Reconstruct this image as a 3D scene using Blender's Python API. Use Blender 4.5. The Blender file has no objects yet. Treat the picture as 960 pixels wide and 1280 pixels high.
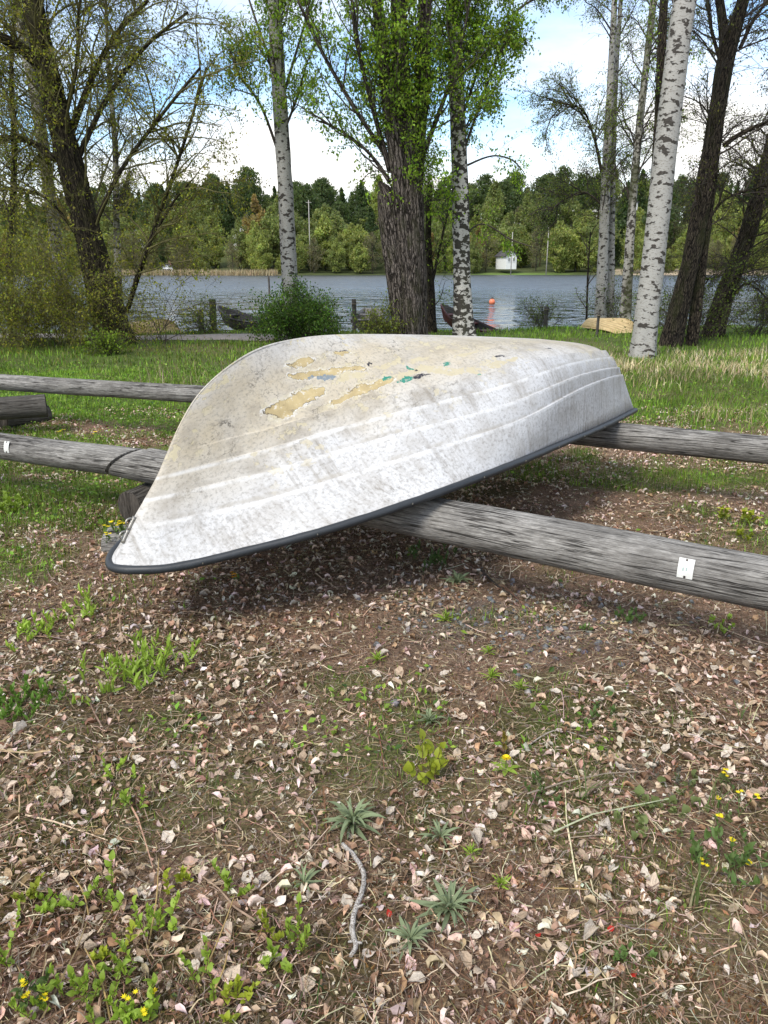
import bpy, math, random
import numpy as np
from mathutils import Vector, Matrix
rng = np.random.default_rng(7); random.seed(7)
sc = bpy.context.scene
COL = sc.collection
PI = math.pi

# ------------------------------------------------------------------ camera
CAM_H = 1.6; PITCH = math.radians(17.75); LENS = 26.0; SENS = 34.6
cam_d = bpy.data.cameras.new('camera'); cam = bpy.data.objects.new('camera', cam_d); COL.objects.link(cam)
cam.location = (0, 0, CAM_H); cam.rotation_euler = (PI/2 - PITCH, 0, 0)
cam_d.sensor_fit = 'VERTICAL'; cam_d.sensor_height = SENS; cam_d.lens = LENS
cam_d.clip_start = 0.05; cam_d.clip_end = 3000
sc.camera = cam

# ------------------------------------------------------------------ light
SUN = Vector((-0.40, -0.55, 0.74)).normalized()
sun_d = bpy.data.lights.new('sun', 'SUN'); sun_d.energy = 2.9; sun_d.angle = math.radians(20); sun_d.color = (1, .94, .85)
sun_o = bpy.data.objects.new('sun', sun_d); COL.objects.link(sun_o)
sun_o.rotation_euler = SUN.to_track_quat('Z', 'Y').to_euler(); sun_o.location = (-5, -5, 20)
W = bpy.data.worlds.new('World'); sc.world = W; W.use_nodes = True
wn = W.node_tree.nodes; wl = W.node_tree.links; wn.clear()
def wnode(t, **k):
    n = wn.new(t)
    for a, b in k.items(): setattr(n, a, b)
    return n
w_out = wnode('ShaderNodeOutputWorld'); w_bg = wnode('ShaderNodeBackground')
w_sky = wnode('ShaderNodeTexSky', sky_type='NISHITA', sun_disc=False)
w_sky.sun_elevation = math.asin(SUN.z); w_sky.sun_rotation = math.atan2(SUN.x, SUN.y)
w_sky.air_density = 1.0; w_sky.dust_density = 0.4; w_sky.ozone_density = 2.5
w_tc = wnode('ShaderNodeTexCoord'); w_sep = wnode('ShaderNodeSeparateXYZ')
wl.new(w_tc.outputs['Generated'], w_sep.inputs[0])
def wmath(op, a, b=None):
    n = wnode('ShaderNodeMath', operation=op)
    for i, x in enumerate((a, b)):
        if x is None: continue
        if isinstance(x, (int, float)): n.inputs[i].default_value = x
        else: wl.new(x, n.inputs[i])
    return n.outputs[0]
zz = wmath('ADD', wmath('MAXIMUM', w_sep.outputs[2], 0.0), 0.16)
w_cb = wnode('ShaderNodeCombineXYZ')
wl.new(wmath('DIVIDE', w_sep.outputs[0], zz), w_cb.inputs[0]); wl.new(wmath('DIVIDE', w_sep.outputs[1], zz), w_cb.inputs[1])
w_cb.inputs[2].default_value = 3.7
w_no = wnode('ShaderNodeTexNoise'); w_no.inputs['Scale'].default_value = 0.85; w_no.inputs['Detail'].default_value = 7; w_no.inputs['Roughness'].default_value = .55
wl.new(w_cb.outputs[0], w_no.inputs['Vector'])
w_r = wnode('ShaderNodeValToRGB'); w_r.color_ramp.elements[0].position = .34; w_r.color_ramp.elements[1].position = .60
wl.new(wmath('ADD', w_no.outputs['Fac'], wmath('MULTIPLY', wmath('MAXIMUM', wmath('SUBTRACT', 0.15, w_sep.outputs[2]), -.03), 1.5)), w_r.inputs[0])
w_mix = wnode('ShaderNodeMix', data_type='RGBA')
wl.new(w_r.outputs[0], w_mix.inputs['Factor'])
w_sat = wnode('ShaderNodeMix', data_type='RGBA', blend_type='MULTIPLY'); w_sat.inputs['Factor'].default_value = 1
wl.new(w_sky.outputs[0], w_sat.inputs['A']); w_sat.inputs['B'].default_value = (1.65, 1.85, 1.95, 1)
wl.new(w_sat.outputs['Result'], w_mix.inputs['A']); w_mix.inputs['B'].default_value = (10.6, 10.4, 10.1, 1)
wl.new(w_mix.outputs['Result'], w_bg.inputs[0]); w_bg.inputs[1].default_value = 0.11
wl.new(w_bg.outputs[0], w_out.inputs[0])
sc.view_settings.view_transform = 'Standard'; sc.view_settings.look = 'None'; sc.view_settings.exposure = 0.36; sc.view_settings.gamma = 1
sc.cycles.max_bounces = 6; sc.cycles.transparent_max_bounces = 8

# ------------------------------------------------------------------ design-time lookup: picture point -> place in the world
F = LENS/SENS*1280
def ray(u, v):
    x = (u-480)/F; d = (v-640)/F
    return np.array([x, math.cos(PITCH)-d*math.sin(PITCH), -math.sin(PITCH)-d*math.cos(PITCH)])
CP = np.array([0, 0, CAM_H])
def atz(u, v, z): r = ray(u, v); return CP + r*(z-CAM_H)/r[2]
def aty(u, v, y): r = ray(u, v); return CP + r*y/r[1]
def pxm(px, y, v=300):                                # metres spanned by px picture points at depth y
    r = ray(480, v); return px/F*y/r[1]

def smooth(a, b, x):
    t = np.clip((np.asarray(x, float)-a)/(b-a), 0, 1); return t*t*(3-2*t)
_lat = np.random.default_rng(99).random((64, 64))
def vnoise(x, y, s, o=0):
    x = np.asarray(x, float)/s+o*7.31+100; y = np.asarray(y, float)/s+o*3.77+100
    xi = np.floor(x).astype(int); yi = np.floor(y).astype(int); fx = x-xi; fy = y-yi
    fx = fx*fx*(3-2*fx); fy = fy*fy*(3-2*fy)
    g = lambda i, j: _lat[i % 64, j % 64]
    return (g(xi, yi)*(1-fx)+g(xi+1, yi)*fx)*(1-fy)+(g(xi, yi+1)*(1-fx)+g(xi+1, yi+1)*fx)*fy
WATER_Z = -0.42
def gz(x, y):
    x = np.asarray(x, float); y = np.asarray(y, float)
    ys = y + 1.6*(vnoise(x, y*0, 5, 3)-.5) - .12*np.clip(x, -6, 12)
    z = -1.3*smooth(19.2, 31, ys)
    n = .09*(vnoise(x, y, 1.9, 1)-.5) + .035*(vnoise(x, y, .42, 2)-.5) + .018*(vnoise(x, y, .13, 4)-.5) + .008*(vnoise(x, y, .05, 5)-.5)
    return z + n
def gp(u, v):
    z = 0.0
    for _ in range(6): p = atz(u, v, z); z = .5*z+.5*float(gz(p[0], p[1]))
    p = atz(u, v, z); p[2] = float(gz(p[0], p[1])); return p
def greenness(x, y):
    x = np.asarray(x, float); y = np.asarray(y, float)
    n1 = vnoise(x, y, .9, 11); n2 = vnoise(x, y, .28, 12)
    g = smooth(6.9, 8.3, y + 1.5*(n1-.5) + 1.2*(n2-.5))
    left = smooth(-.7, -2.0, x)*smooth(2.9, 4.0, y)
    g = np.maximum(g, left*smooth(.28, .60, .6*n1+.4*n2+.12)*.95)
    g = np.maximum(g, smooth(.54, .80, .55*n1+.45*n2+.05)*.65*smooth(1.0, 2.0, y))
    strip = np.exp(-((y-6.15+.12*x)/.4)**2)*smooth(1.2, 2.4, x)
    g = np.maximum(g, strip*.85*smooth(.25, .6, n1+.15))
    nl = smooth(.1, -.5, x)*smooth(2.6, 1.4, y)*.95*smooth(.25, .6, n1)
    return np.clip(np.maximum(g, nl), 0, 1)

# ------------------------------------------------------------------ node materials
class NT:
    def __init__(s, name, rough=.7):
        s.m = bpy.data.materials.new(name); s.m.use_nodes = True; s.t = s.m.node_tree; s.t.nodes.clear()
        s.out = s.n('ShaderNodeOutputMaterial'); s.b = s.n('ShaderNodeBsdfPrincipled'); s.set('Roughness', rough)
        s.t.links.new(s.b.outputs[0], s.out.inputs[0])
    def n(s, t, **k):
        x = s.t.nodes.new(t)
        for a, b in k.items(): setattr(x, a, b)
        return x
    def put(s, v, sock):
        if hasattr(v, 'is_output'): s.t.links.new(v, sock)
        elif isinstance(v, (tuple, list)) and sock.type == 'RGBA' and len(v) == 3: sock.default_value = (*v, 1)
        else: sock.default_value = v
    def set(s, name, v): s.put(v, s.b.inputs[name])
    def attr(s, name): return s.n('ShaderNodeAttribute', attribute_name=name)
    def coord(s, kind='Object'): return s.n('ShaderNodeTexCoord').outputs[kind]
    def map(s, vec, scale=(1, 1, 1), loc=(0, 0, 0)):
        x = s.n('ShaderNodeMapping'); s.put(vec, x.inputs[0]); x.inputs['Scale'].default_value = scale; x.inputs['Location'].default_value = loc; return x.outputs[0]
    def noise(s, vec, scale, detail=4, rough=.55, color=False):
        x = s.n('ShaderNodeTexNoise'); s.put(vec, x.inputs['Vector']); x.inputs['Scale'].default_value = scale; x.inputs['Detail'].default_value = detail; x.inputs['Roughness'].default_value = rough
        return x.outputs['Color' if color else 'Fac']
    def voro(s, vec, scale, feature='F1', out='Distance', rnd=1):
        x = s.n('ShaderNodeTexVoronoi', feature=feature); s.put(vec, x.inputs['Vector']); x.inputs['Scale'].default_value = scale; x.inputs['Randomness'].default_value = rnd; return x.outputs[out]
    def ramp(s, f, stops, interp='LINEAR'):
        x = s.n('ShaderNodeValToRGB'); s.put(f, x.inputs[0]); e = x.color_ramp.elements; x.color_ramp.interpolation = interp
        while len(e) < len(stops): e.new(.5)
        for q, (p, c) in zip(e, stops): q.position = p; q.color = (c, c, c, 1) if isinstance(c, (int, float)) else (*c, 1)
        return x.outputs[0]
    def mix(s, f, a, b, mode='MIX'):
        x = s.n('ShaderNodeMix', data_type='RGBA', blend_type=mode); s.put(f, x.inputs['Factor']); s.put(a, x.inputs['A']); s.put(b, x.inputs['B']); return x.outputs['Result']
    def math(s, op, a, b=None, c=None, clamp=False):
        x = s.n('ShaderNodeMath', operation=op, use_clamp=clamp)
        for i, v in enumerate((a, b, c)):
            if v is not None: s.put(v, x.inputs[i])
        return x.outputs[0]
    def vmath(s, op, a, b=None):
        x = s.n('ShaderNodeVectorMath', operation=op); s.put(a, x.inputs[0])
        if b is not None: s.put(b, x.inputs[1])
        return x.outputs[0]
    def bump(s, h, strength=.5, dist=.01, normal=None):
        x = s.n('ShaderNodeBump'); s.put(h, x.inputs['Height']); x.inputs['Strength'].default_value = strength; x.inputs['Distance'].default_value = dist
        if normal is not None: s.put(normal, x.inputs['Normal'])
        s.set('Normal', x.outputs[0]); return x.outputs[0]
    def translucent(s, color, fac):
        tr = s.n('ShaderNodeBsdfTranslucent'); s.put(color, tr.inputs[0]); mx = s.n('ShaderNodeMixShader'); mx.inputs[0].default_value = fac
        s.t.links.new(s.b.outputs[0], mx.inputs[1]); s.t.links.new(tr.outputs[0], mx.inputs[2]); s.t.links.new(mx.outputs[0], s.out.inputs[0])

def plain(name, col, rough=.6, metal=0, var=.18, scale=12, bump=0):
    m = NT(name, rough); f = m.noise(m.coord(), scale, 5)
    m.set('Base Color', m.mix(f, tuple(c*(1-var) for c in col), tuple(min(1, c*(1+var)) for c in col))); m.set('Metallic', metal)
    if bump: m.bump(m.noise(m.coord(), scale*3, 4), bump, .004)
    return m.m
def attr_mat(name, rough=.75, transl=0, nscale=40, spec=.3, tr_gain=1.0):
    m = NT(name, rough); a = m.attr('col').outputs['Color']
    f = m.noise(m.coord(), nscale, 3)
    c = m.mix(.8, a, m.ramp(f, [(.3, .55), (.7, 1.25)]), 'MULTIPLY')
    m.set('Base Color', c); m.set('Specular IOR Level', spec)
    if transl: m.translucent(m.mix(1.0, c, (tr_gain, tr_gain, tr_gain*.6), 'MULTIPLY') , transl)
    return m.m

# ------------------------------------------------------------------ meshes from arrays
def mesh_np(name, v, quads=None, tris=None, attrs=None, smooth_=True, mats=()):
    me = bpy.data.meshes.new(name); v = np.asarray(v, np.float32)
    fl = []; ls = []; lt = []; st = 0
    for f in (quads, tris):
        if f is None or len(f) == 0: continue
        f = np.asarray(f, np.int32); k = f.shape[1]
        fl.append(f.ravel()); ls.append(st+np.arange(len(f))*k); lt.append(np.full(len(f), k)); st += f.size
    fl = np.concatenate(fl); ls = np.concatenate(ls); lt = np.concatenate(lt)
    me.vertices.add(len(v)); me.vertices.foreach_set('co', v.ravel())
    me.loops.add(len(fl)); me.loops.foreach_set('vertex_index', fl.astype(np.int32))
    me.polygons.add(len(ls)); me.polygons.foreach_set('loop_start', ls.astype(np.int32)); me.polygons.foreach_set('loop_total', lt.astype(np.int32))
    me.polygons.foreach_set('use_smooth', np.full(len(ls), smooth_))
    for k, a in (attrs or {}).items():
        a = np.asarray(a, np.float32)
        if k.startswith('col'):
            if a.shape[1] == 3: a = np.concatenate([a, np.ones((len(a), 1), np.float32)], 1)
            d = me.attributes.new(k, 'FLOAT_COLOR', 'POINT'); d.data.foreach_set('color', a.ravel().astype(np.float32))
        else:
            d = me.attributes.new(k, 'FLOAT_VECTOR', 'POINT'); d.data.foreach_set('vector', a.ravel())
    me.update(calc_edges=True); me.validate()
    for m in mats: me.materials.append(m)
    return me
def link(name, me, parent=None, loc=None, rot=None):
    o = bpy.data.objects.new(name, me); COL.objects.link(o)
    if parent is not None: o.parent = parent
    if loc is not None: o.location = loc
    if rot is not None: o.rotation_euler = rot
    return o
def tag(o, label=None, cat=None, group=None, kind=None):
    for k, v in (('label', label), ('category', cat), ('group', group), ('kind', kind)):
        if v: o[k] = v
    return o
def thing(name, label, cat, loc=(0, 0, 0), rz=0, group=None):
    return tag(link(name, None, None, tuple(map(float, loc)), (0, 0, rz)), label, cat, group)
def dup(root, loc, rz=0, label=None, scale=None):
    r = root.copy(); COL.objects.link(r); r.location = loc; r.rotation_euler = (0, 0, rz)
    if label: r['label'] = label
    if scale: r.scale = (scale,)*3
    for ch in root.children:
        c = ch.copy(); COL.objects.link(c); c.parent = r
        for g in ch.children:
            d = g.copy(); COL.objects.link(d); d.parent = c
    return r

class Acc:
    def __init__(s): s.v = []; s.q = []; s.t = []; s.a = {}; s.n = 0
    def add(s, v, q=None, t=None, **attrs):
        v = np.asarray(v, float).reshape(-1, 3); s.v.append(v)
        if q is not None and len(q): s.q.append(np.asarray(q)+s.n)
        if t is not None and len(t): s.t.append(np.asarray(t)+s.n)
        for k, a in attrs.items():
            a = np.asarray(a, float); a = np.broadcast_to(a, (len(v), a.shape[-1])) if a.ndim == 1 else a
            s.a.setdefault(k, []).append(a)
        s.n += len(v); return s
    def mesh(s, name, mat, smooth_=True):
        cat = lambda l: np.concatenate(l) if l else None
        return mesh_np(name, cat(s.v), cat(s.q), cat(s.t), {k: cat(a) for k, a in s.a.items()}, smooth_, [mat] if not isinstance(mat, (list, tuple)) else mat)
    def obj(s, name, mat, parent=None, smooth_=True): return link(name, s.mesh(name, mat, smooth_), parent)
    def box(s, c, size, rz=0, **k):
        c = np.array(c, float); h = np.array(size, float)/2
        v = np.array([[x, y, z] for x in (-1, 1) for y in (-1, 1) for z in (-1, 1)])*h
        ca, sa = math.cos(rz), math.sin(rz); v = np.stack([v[:, 0]*ca-v[:, 1]*sa, v[:, 0]*sa+v[:, 1]*ca, v[:, 2]], 1)
        return s.add(v+c, q=[[0, 1, 3, 2], [4, 6, 7, 5], [0, 4, 5, 1], [2, 3, 7, 6], [0, 2, 6, 4], [1, 5, 7, 3]], **k)

def frames(P):
    T = np.gradient(P, axis=1); T /= np.linalg.norm(T, axis=2, keepdims=True)+1e-9
    ref = np.where(np.abs(T[:, :, 2:3]) > .9, np.array([1., 0, 0]), np.array([0, 0, 1.]))
    ref = np.broadcast_to(ref[:, :1], T.shape)
    A = np.cross(ref, T); A /= np.linalg.norm(A, axis=2, keepdims=True)+1e-9
    return T, A, np.cross(T, A)
def tubes(P, R, sides, cap=False, disp=None):
    """P (N,k,3) paths, R (N,k) radii -> verts, quads, tris, tc (round-the-stem coordinate, in metres)"""
    P = np.asarray(P, float); R = np.asarray(R, float); N, k, _ = P.shape
    T, A, B = frames(P); th = np.arange(sides)/sides*2*PI
    c = np.cos(th)[None, None, :, None]; s = np.sin(th)[None, None, :, None]
    L = np.concatenate([np.zeros((N, 1)), np.cumsum(np.linalg.norm(np.diff(P, axis=1), axis=2), 1)], 1)
    RR = np.broadcast_to(R[:, :, None], (N, k, sides)).copy()
    if disp is not None: RR = RR*disp(th[None, None, :], L[:, :, None], R[:, :, None])
    V = P[:, :, None]+RR[..., None]*(A[:, :, None]*c+B[:, :, None]*s)
    tc = np.stack([np.broadcast_to(np.cos(th), RR.shape)*R[:, :1, None], np.broadcast_to(np.sin(th), RR.shape)*R[:, :1, None], np.broadcast_to(L[:, :, None], RR.shape)], -1)
    idx = np.arange(N*k*sides).reshape(N, k, sides); nx = np.roll(idx, -1, 2)
    Q = np.stack([idx[:, :-1], nx[:, :-1], nx[:, 1:], idx[:, 1:]], -1).reshape(-1, 4)
    V = V.reshape(-1, 3); tc = tc.reshape(-1, 3); Tr = None
    if cap:
        n0 = len(V); V = np.concatenate([V, P[:, 0], P[:, -1]]); tc = np.concatenate([tc, np.zeros((N, 3)), np.zeros((N, 3))])
        t = []
        for i in range(N):
            for j in range(sides):
                t.append([n0+i, idx[i, 0, (j+1) % sides], idx[i, 0, j]]); t.append([n0+N+i, idx[i, -1, j], idx[i, -1, (j+1) % sides]])
        Tr = np.array(t)
    return V, Q, Tr, tc
def resample(pts, n):
    pts = np.asarray(pts, float); d = np.concatenate([[0], np.cumsum(np.linalg.norm(np.diff(pts[:, :3], axis=0), axis=1))]); t = np.linspace(0, d[-1], n)
    m = np.zeros_like(pts)                              # Catmull-Rom style tangents
    for i in range(len(pts)):
        a, b = max(i-1, 0), min(i+1, len(pts)-1); m[i] = (pts[b]-pts[a])/(d[b]-d[a])
    i = np.clip(np.searchsorted(d, t, side='right')-1, 0, len(pts)-2); h = (d[i+1]-d[i]); u = (t-d[i])/h
    u = u[:, None]; h = h[:, None]
    return (2*u**3-3*u**2+1)*pts[i]+(u**3-2*u**2+u)*h*m[i]+(-2*u**3+3*u**2)*pts[i+1]+(u**3-u**2)*h*m[i+1]
def unit(a): return a/(np.linalg.norm(a, axis=-1, keepdims=True)+1e-9)
def grow(S, D, L, k, droop=0., wander=.12, up=0.):
    S = np.asarray(S, float); D = unit(np.asarray(D, float)); N = len(S); P = np.zeros((N, k, 3)); P[:, 0] = S; st = (np.asarray(L)/(k-1))[:, None]
    for i in range(1, k):
        D = unit(D+np.array([0, 0, up-droop*i/k])+rng.normal(0, wander, (N, 3))); P[:, i] = P[:, i-1]+D*st
    return P
def offshoots(P, n, t0, t1, amin, amax, bias=(0, 0, 0)):
    N, k, _ = P.shape; i = rng.integers(0, N, n); t = rng.uniform(t0, t1, n)*(k-1.001); a = t.astype(int); f = (t-a)[:, None]
    S = P[i, a]*(1-f)+P[i, a+1]*f; T = unit(P[i, a+1]-P[i, a]); R = unit(np.cross(T, rng.normal(0, 1, (n, 3)))); g = np.radians(rng.uniform(amin, amax, n))[:, None]
    return S, unit(T*np.cos(g)+R*np.sin(g)+np.array(bias)), t/(k-1), i

LEAF = (np.array([[0, 0, 0], [.30, .42, .05], [0, 1, .02], [-.30, .42, .05], [0, .45, -.03]]), np.array([[0, 1, 4], [1, 2, 4], [2, 3, 4], [3, 0, 4]]))
LEAF2 = (np.array([[0, 0, 0], [.32, .45, .10], [0, 1, 0], [-.32, .45, .10]]), np.array([[0, 1, 2], [0, 2, 3]]))
def rotmats(n, tilt=None, up=None):
    """random rotations: heading + tilt away from flat"""
    a = rng.uniform(0, 2*PI, n); ca, sa = np.cos(a), np.sin(a); z = np.zeros(n); o = np.ones(n)
    Rz = np.stack([np.stack([ca, -sa, z], -1), np.stack([sa, ca, z], -1), np.stack([z, z, o], -1)], 1)
    if tilt is None: tilt = rng.uniform(-PI/2, PI/2, n)
    b = tilt; cb, sb = np.cos(b), np.sin(b)
    Rx = np.stack([np.stack([o, z, z], -1), np.stack([z, cb, -sb], -1), np.stack([z, sb, cb], -1)], 1)
    g = rng.normal(0, .5, n) if up is None else up; cg, sg = np.cos(g), np.sin(g)
    Ry = np.stack([np.stack([cg, z, sg], -1), np.stack([z, o, z], -1), np.stack([-sg, z, cg], -1)], 1)
    return Rz @ Rx @ Ry
def scatter(acc, tpl, pos, R, scale, col):
    v, f = tpl; n = len(pos)
    if n == 0: return
    V = np.einsum('nij,vj->nvi', R, v)*np.asarray(scale).reshape(n, 1, -1)+np.asarray(pos)[:, None]
    Fi = (f[None]+np.arange(n)[:, None, None]*len(v)).reshape(-1, f.shape[1])
    acc.add(V.reshape(-1, 3), **({'q': Fi} if f.shape[1] == 4 else {'t': Fi}), col=np.repeat(col, len(v), 0))
def palette(n, cols, jit=.12, p=None):
    cols = np.array(cols, float); c = cols[rng.choice(len(cols), n, p=p)]
    return np.clip(c*rng.normal(1, jit, (n, 1))*rng.normal(1, jit*.4, (n, 3)), .002, .95)

# ------------------------------------------------------------------ materials
def mat_bark(name, dark, light, zs=.25, scale=14, strength=.8, moss=None):
    m = NT(name, .9); tc = m.attr('tc').outputs['Vector']
    w = m.vmath('ADD', tc, m.vmath('MULTIPLY', m.vmath('SUBTRACT', m.noise(tc, 6, 3, color=True), (.5, .5, .5)), (.09, .09, .12)))
    v = m.map(w, (1, 1, zs)); e = m.voro(v, scale, 'DISTANCE_TO_EDGE'); e2 = m.voro(m.map(w, (1, 1, zs*1.6), (3, 1, 2)), scale*2.1, 'DISTANCE_TO_EDGE'); n1 = m.noise(m.map(tc, (1, 1, .5)), 40, 5, .65); n2 = m.noise(m.map(tc, (1, 1, .6)), 3, 3)
    rid = m.math('MULTIPLY', m.ramp(e, [(.02, 0), (.16, 1)]), m.ramp(e2, [(.0, .45), (.14, 1)])); f = m.math('MULTIPLY', rid, m.math('ADD', m.math('MULTIPLY', n1, .9), .45))
    c = m.ramp(f, [(.05, dark), (.55, tuple((a+b)/2 for a, b in zip(dark, light))), (.95, light)])
    if moss: c = m.mix(m.ramp(n2, [(.5, 0), (.68, .6)]), c, moss)
    m.set('Base Color', c); m.set('Specular IOR Level', .15); m.bump(f, strength, .035); return m.m
BARK_WILLOW = mat_bark('willow_bark', (.014, .011, .009), (.20, .168, .145), .10, 17, 1, (.06, .06, .03))
BARK_LEFT = mat_bark('old_willow_bark', (.009, .007, .005), (.085, .07, .045), .14, 15, 1, (.06, .062, .02))
BARK_ALDER = mat_bark('alder_bark', (.009, .007, .006), (.115, .092, .066), .22, 20, 1, (.05, .055, .02))
TWIG = plain('twig_bark', (.045, .034, .024), .8, var=.4)
TWIG_OLIVE = plain('olive_twig_bark', (.105, .095, .03), .8, var=.4)
def mat_birch(name, white, dens, moss=0):
    m = NT(name, .75); tc = m.attr('tc').outputs['Vector']
    wob = m.vmath('ADD', tc, m.vmath('MULTIPLY', m.vmath('SUBTRACT', m.noise(tc, 9, 2, color=True), (.5, .5, .5)), (.05, .05, .05)))
    n1 = m.noise(m.map(wob, (1, 1, 3.0)), 4.0, 3, .55); n2 = m.noise(m.map(tc, (1, 1, 5)), 14, 3, .6); n3 = m.noise(tc, 1.2, 2)
    z = m.n('ShaderNodeSeparateXYZ'); m.put(tc, z.inputs[0])
    base = m.math('MULTIPLY', m.math('SUBTRACT', 1.5, z.outputs[2], clamp=True), .07)    # rough dark butt of old birches
    k = m.math('ADD', m.math('ADD', n1, base), m.math('MULTIPLY', m.math('SUBTRACT', n3, .5), .14))
    mark = m.ramp(k, [(dens, 0), (dens+.03, 1)]); thin = m.ramp(n2, [(.56, 0), (.64, .7)])
    c = m.mix(m.noise(tc, 7, 4), tuple(x*.82 for x in white), white)
    c = m.mix(thin, c, (.13, .11, .09)); c = m.mix(mark, c, m.mix(n2, (.02, .017, .014), (.085, .075, .065)))
    if moss: c = m.mix(m.ramp(m.noise(m.map(tc, (1, 1, .5)), 2.2, 3), [(.42, 0), (.6, moss)]), c, (.05, .055, .02))
    m.set('Base Color', c); m.set('Specular IOR Level', .2); m.bump(m.math('ADD', mark, m.math('MULTIPLY', n2, .4)), .5, .02); return m.m
BIRCH = mat_birch('birch_bark', (.38, .368, .34), .55)
BIRCH_DARK = mat_birch('dark_birch_bark', (.40, .38, .34), .50, .75)
BIRCH_GREY = mat_birch('grey_birch_bark', (.36, .34, .30), .53, .4)
LEAFM = attr_mat('spring_leaf', .55, .45, 3, .3, 1.9)
GRASSM = attr_mat('grass_blade', .6, .25, 3, .25, 1.5)
DRYM = attr_mat('dry_litter', .85, .12, 60, .2)

def mat_wood(name, tint=(1, 1, 1), k=1.0):
    m = NT(name, .82); tc = m.attr('tc').outputs['Vector']
    w = m.vmath('ADD', tc, m.vmath('MULTIPLY', m.vmath('SUBTRACT', m.noise(m.map(tc, (1, 1, .5)), 4, 2, color=True), (.5, .5, .5)), (.014, .014, 0)))
    g1 = m.noise(m.map(w, (1, 1, .09)), 75, 6, .75); g2 = m.noise(m.map(w, (1, 1, .16)), 210, 3, .7); big = m.noise(m.map(tc, (1, 1, .5)), 6, 5, .65)
    def cracks(sc_, zs, wd, lo, hi, off):
        c = m.noise(m.map(w, (1, 1, zs), (off, off*.7, off)), sc_, 1, .3); c = m.ramp(c, [(.5-wd, 0), (.5-wd*.25, 1), (.5+wd*.25, 1), (.5+wd, 0)]); return m.math('MULTIPLY', c, m.ramp(m.noise(m.map(tc, (1, 1, .8), (off, 0, 0)), 5, 2), [(lo, 0), (hi, 1)]))
    crack = m.math('MAXIMUM', m.math('MAXIMUM', cracks(24, .016, .016, .40, .50, 0), cracks(50, .02, .022, .43, .53, 3)), cracks(95, .03, .03, .40, .6, 7))
    f = m.math('ADD', m.math('MULTIPLY', g1, .62), m.math('MULTIPLY', g2, .38))
    c = m.ramp(f, [(.34, (.10*k, .094*k, .086*k)), (.5, (.25*k, .242*k, .228*k)), (.64, (.42*k, .41*k, .39*k))])
    c = m.mix(m.ramp(big, [(.36, .8), (.58, 0)]), c, m.mix(.62, c, (.055, .05, .045)))
    kn = m.voro(m.map(tc, (1, 1, .40)), 4.0); c = m.mix(m.ramp(kn, [(.06, .85), (.16, 0)]), c, (.045, .038, .032))
    c = m.mix(m.math('MULTIPLY', crack, .9), c, (.018, .016, .014)); c = m.mix(1, c, tint, 'MULTIPLY')
    m.set('Base Color', c); m.set('Specular IOR Level', .2)
    m.bump(m.math('SUBTRACT', f, m.math('MULTIPLY', crack, 1.2)), .8, .007); return m.m
WOOD = mat_wood('weathered_wood', (1.0, .985, .96), 1.0); WOOD_DARK = mat_wood('damp_dark_wood', (1, .95, .88), .42); WOOD_END = mat_wood('dark_end_grain', (1, .9, .8), .3)

# ------------------------------------------------------------------ ground, water, path, far shore
def build_ground():
    xs = np.concatenate([-np.geomspace(180, 6.2, 30), np.linspace(-6, 6, 170), np.geomspace(6.2, 180, 30)])
    ys = np.concatenate([np.linspace(-40, .4, 16), np.linspace(.6, 8, 130), np.linspace(8.1, 24, 70), np.geomspace(24.4, 70, 24)])
    X, Y = np.meshgrid(xs, ys); Z = gz(X, Y); Z[Y < .5] *= .3
    g = greenness(X, Y); n = vnoise(X, Y, .35, 21); n2 = vnoise(X, Y, .09, 22); n3 = vnoise(X, Y, 1.1, 23)
    soil = np.stack([.165+.13*n2, .108+.085*n2, .070+.058*n2], -1)
    rust = smooth(.62, .78, n3*.6+n*.4)[..., None]; soil = soil*(1-rust*.8)+rust*.8*np.array([.13, .060, .026])
    moss = smooth(.60, .75, vnoise(X, Y, .5, 25)*.6+n*.4)[..., None]*.75; soil = soil*(1-moss)+moss*np.array([.065, .062, .018])
    grav = np.exp(-(((X-.62)/.45)**2+((Y-3.3)/.30)**2))[..., None]*.8*smooth(.3, .6, n)[..., None]; soil = soil*(1-grav)+grav*np.array([.20, .195, .19])
    gr = np.stack([.050+.05*n, .085+.07*n, .015+.015*n], -1); dry = smooth(.55, .8, n3)[..., None]*.5; gr = gr*(1-dry)+dry*np.array([.15, .125, .06])
    c = soil*(1-g[..., None])+gr*g[..., None]
    idx = np.arange(X.size).reshape(X.shape); q = np.stack([idx[:-1, :-1], idx[:-1, 1:], idx[1:, 1:], idx[1:, :-1]], -1).reshape(-1, 4)
    m = NT('ground_litter', .95); a = m.attr('col').outputs['Color']; co = m.coord()
    f1 = m.noise(co, 55, 6, .7); f2 = m.noise(co, 240, 4, .7); vv = m.voro(co, 70); vc = m.voro(co, 95, out='Color')
    sp = m.n('ShaderNodeSeparateColor'); m.put(vc, sp.inputs[0])
    c2 = m.mix(1, a, m.ramp(f1, [(.28, .25), (.5, .95), (.72, 1.9)]), 'MULTIPLY'); c2 = m.mix(1, c2, m.ramp(f2, [(.3, .6), (.7, 1.4)]), 'MULTIPLY')
    c2 = m.mix(m.math('MULTIPLY', m.math('GREATER_THAN', sp.outputs[0], .8), .55), c2, m.mix(sp.outputs[1], (.30, .24, .19), (.16, .085, .05)))
    m.set('Base Color', c2); m.set('Specular IOR Level', .1)
    m.bump(m.math('ADD', m.math('ADD', f1, m.math('MULTIPLY', f2, .35)), m.math('MULTIPLY', vv, .5)), .9, .02)
    o = link('ground', mesh_np('ground', np.stack([X, Y, Z], -1).reshape(-1, 3), q, attrs={'col': c.reshape(-1, 3)}, mats=[m.m])); tag(o, kind='structure')
build_ground()

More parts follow.
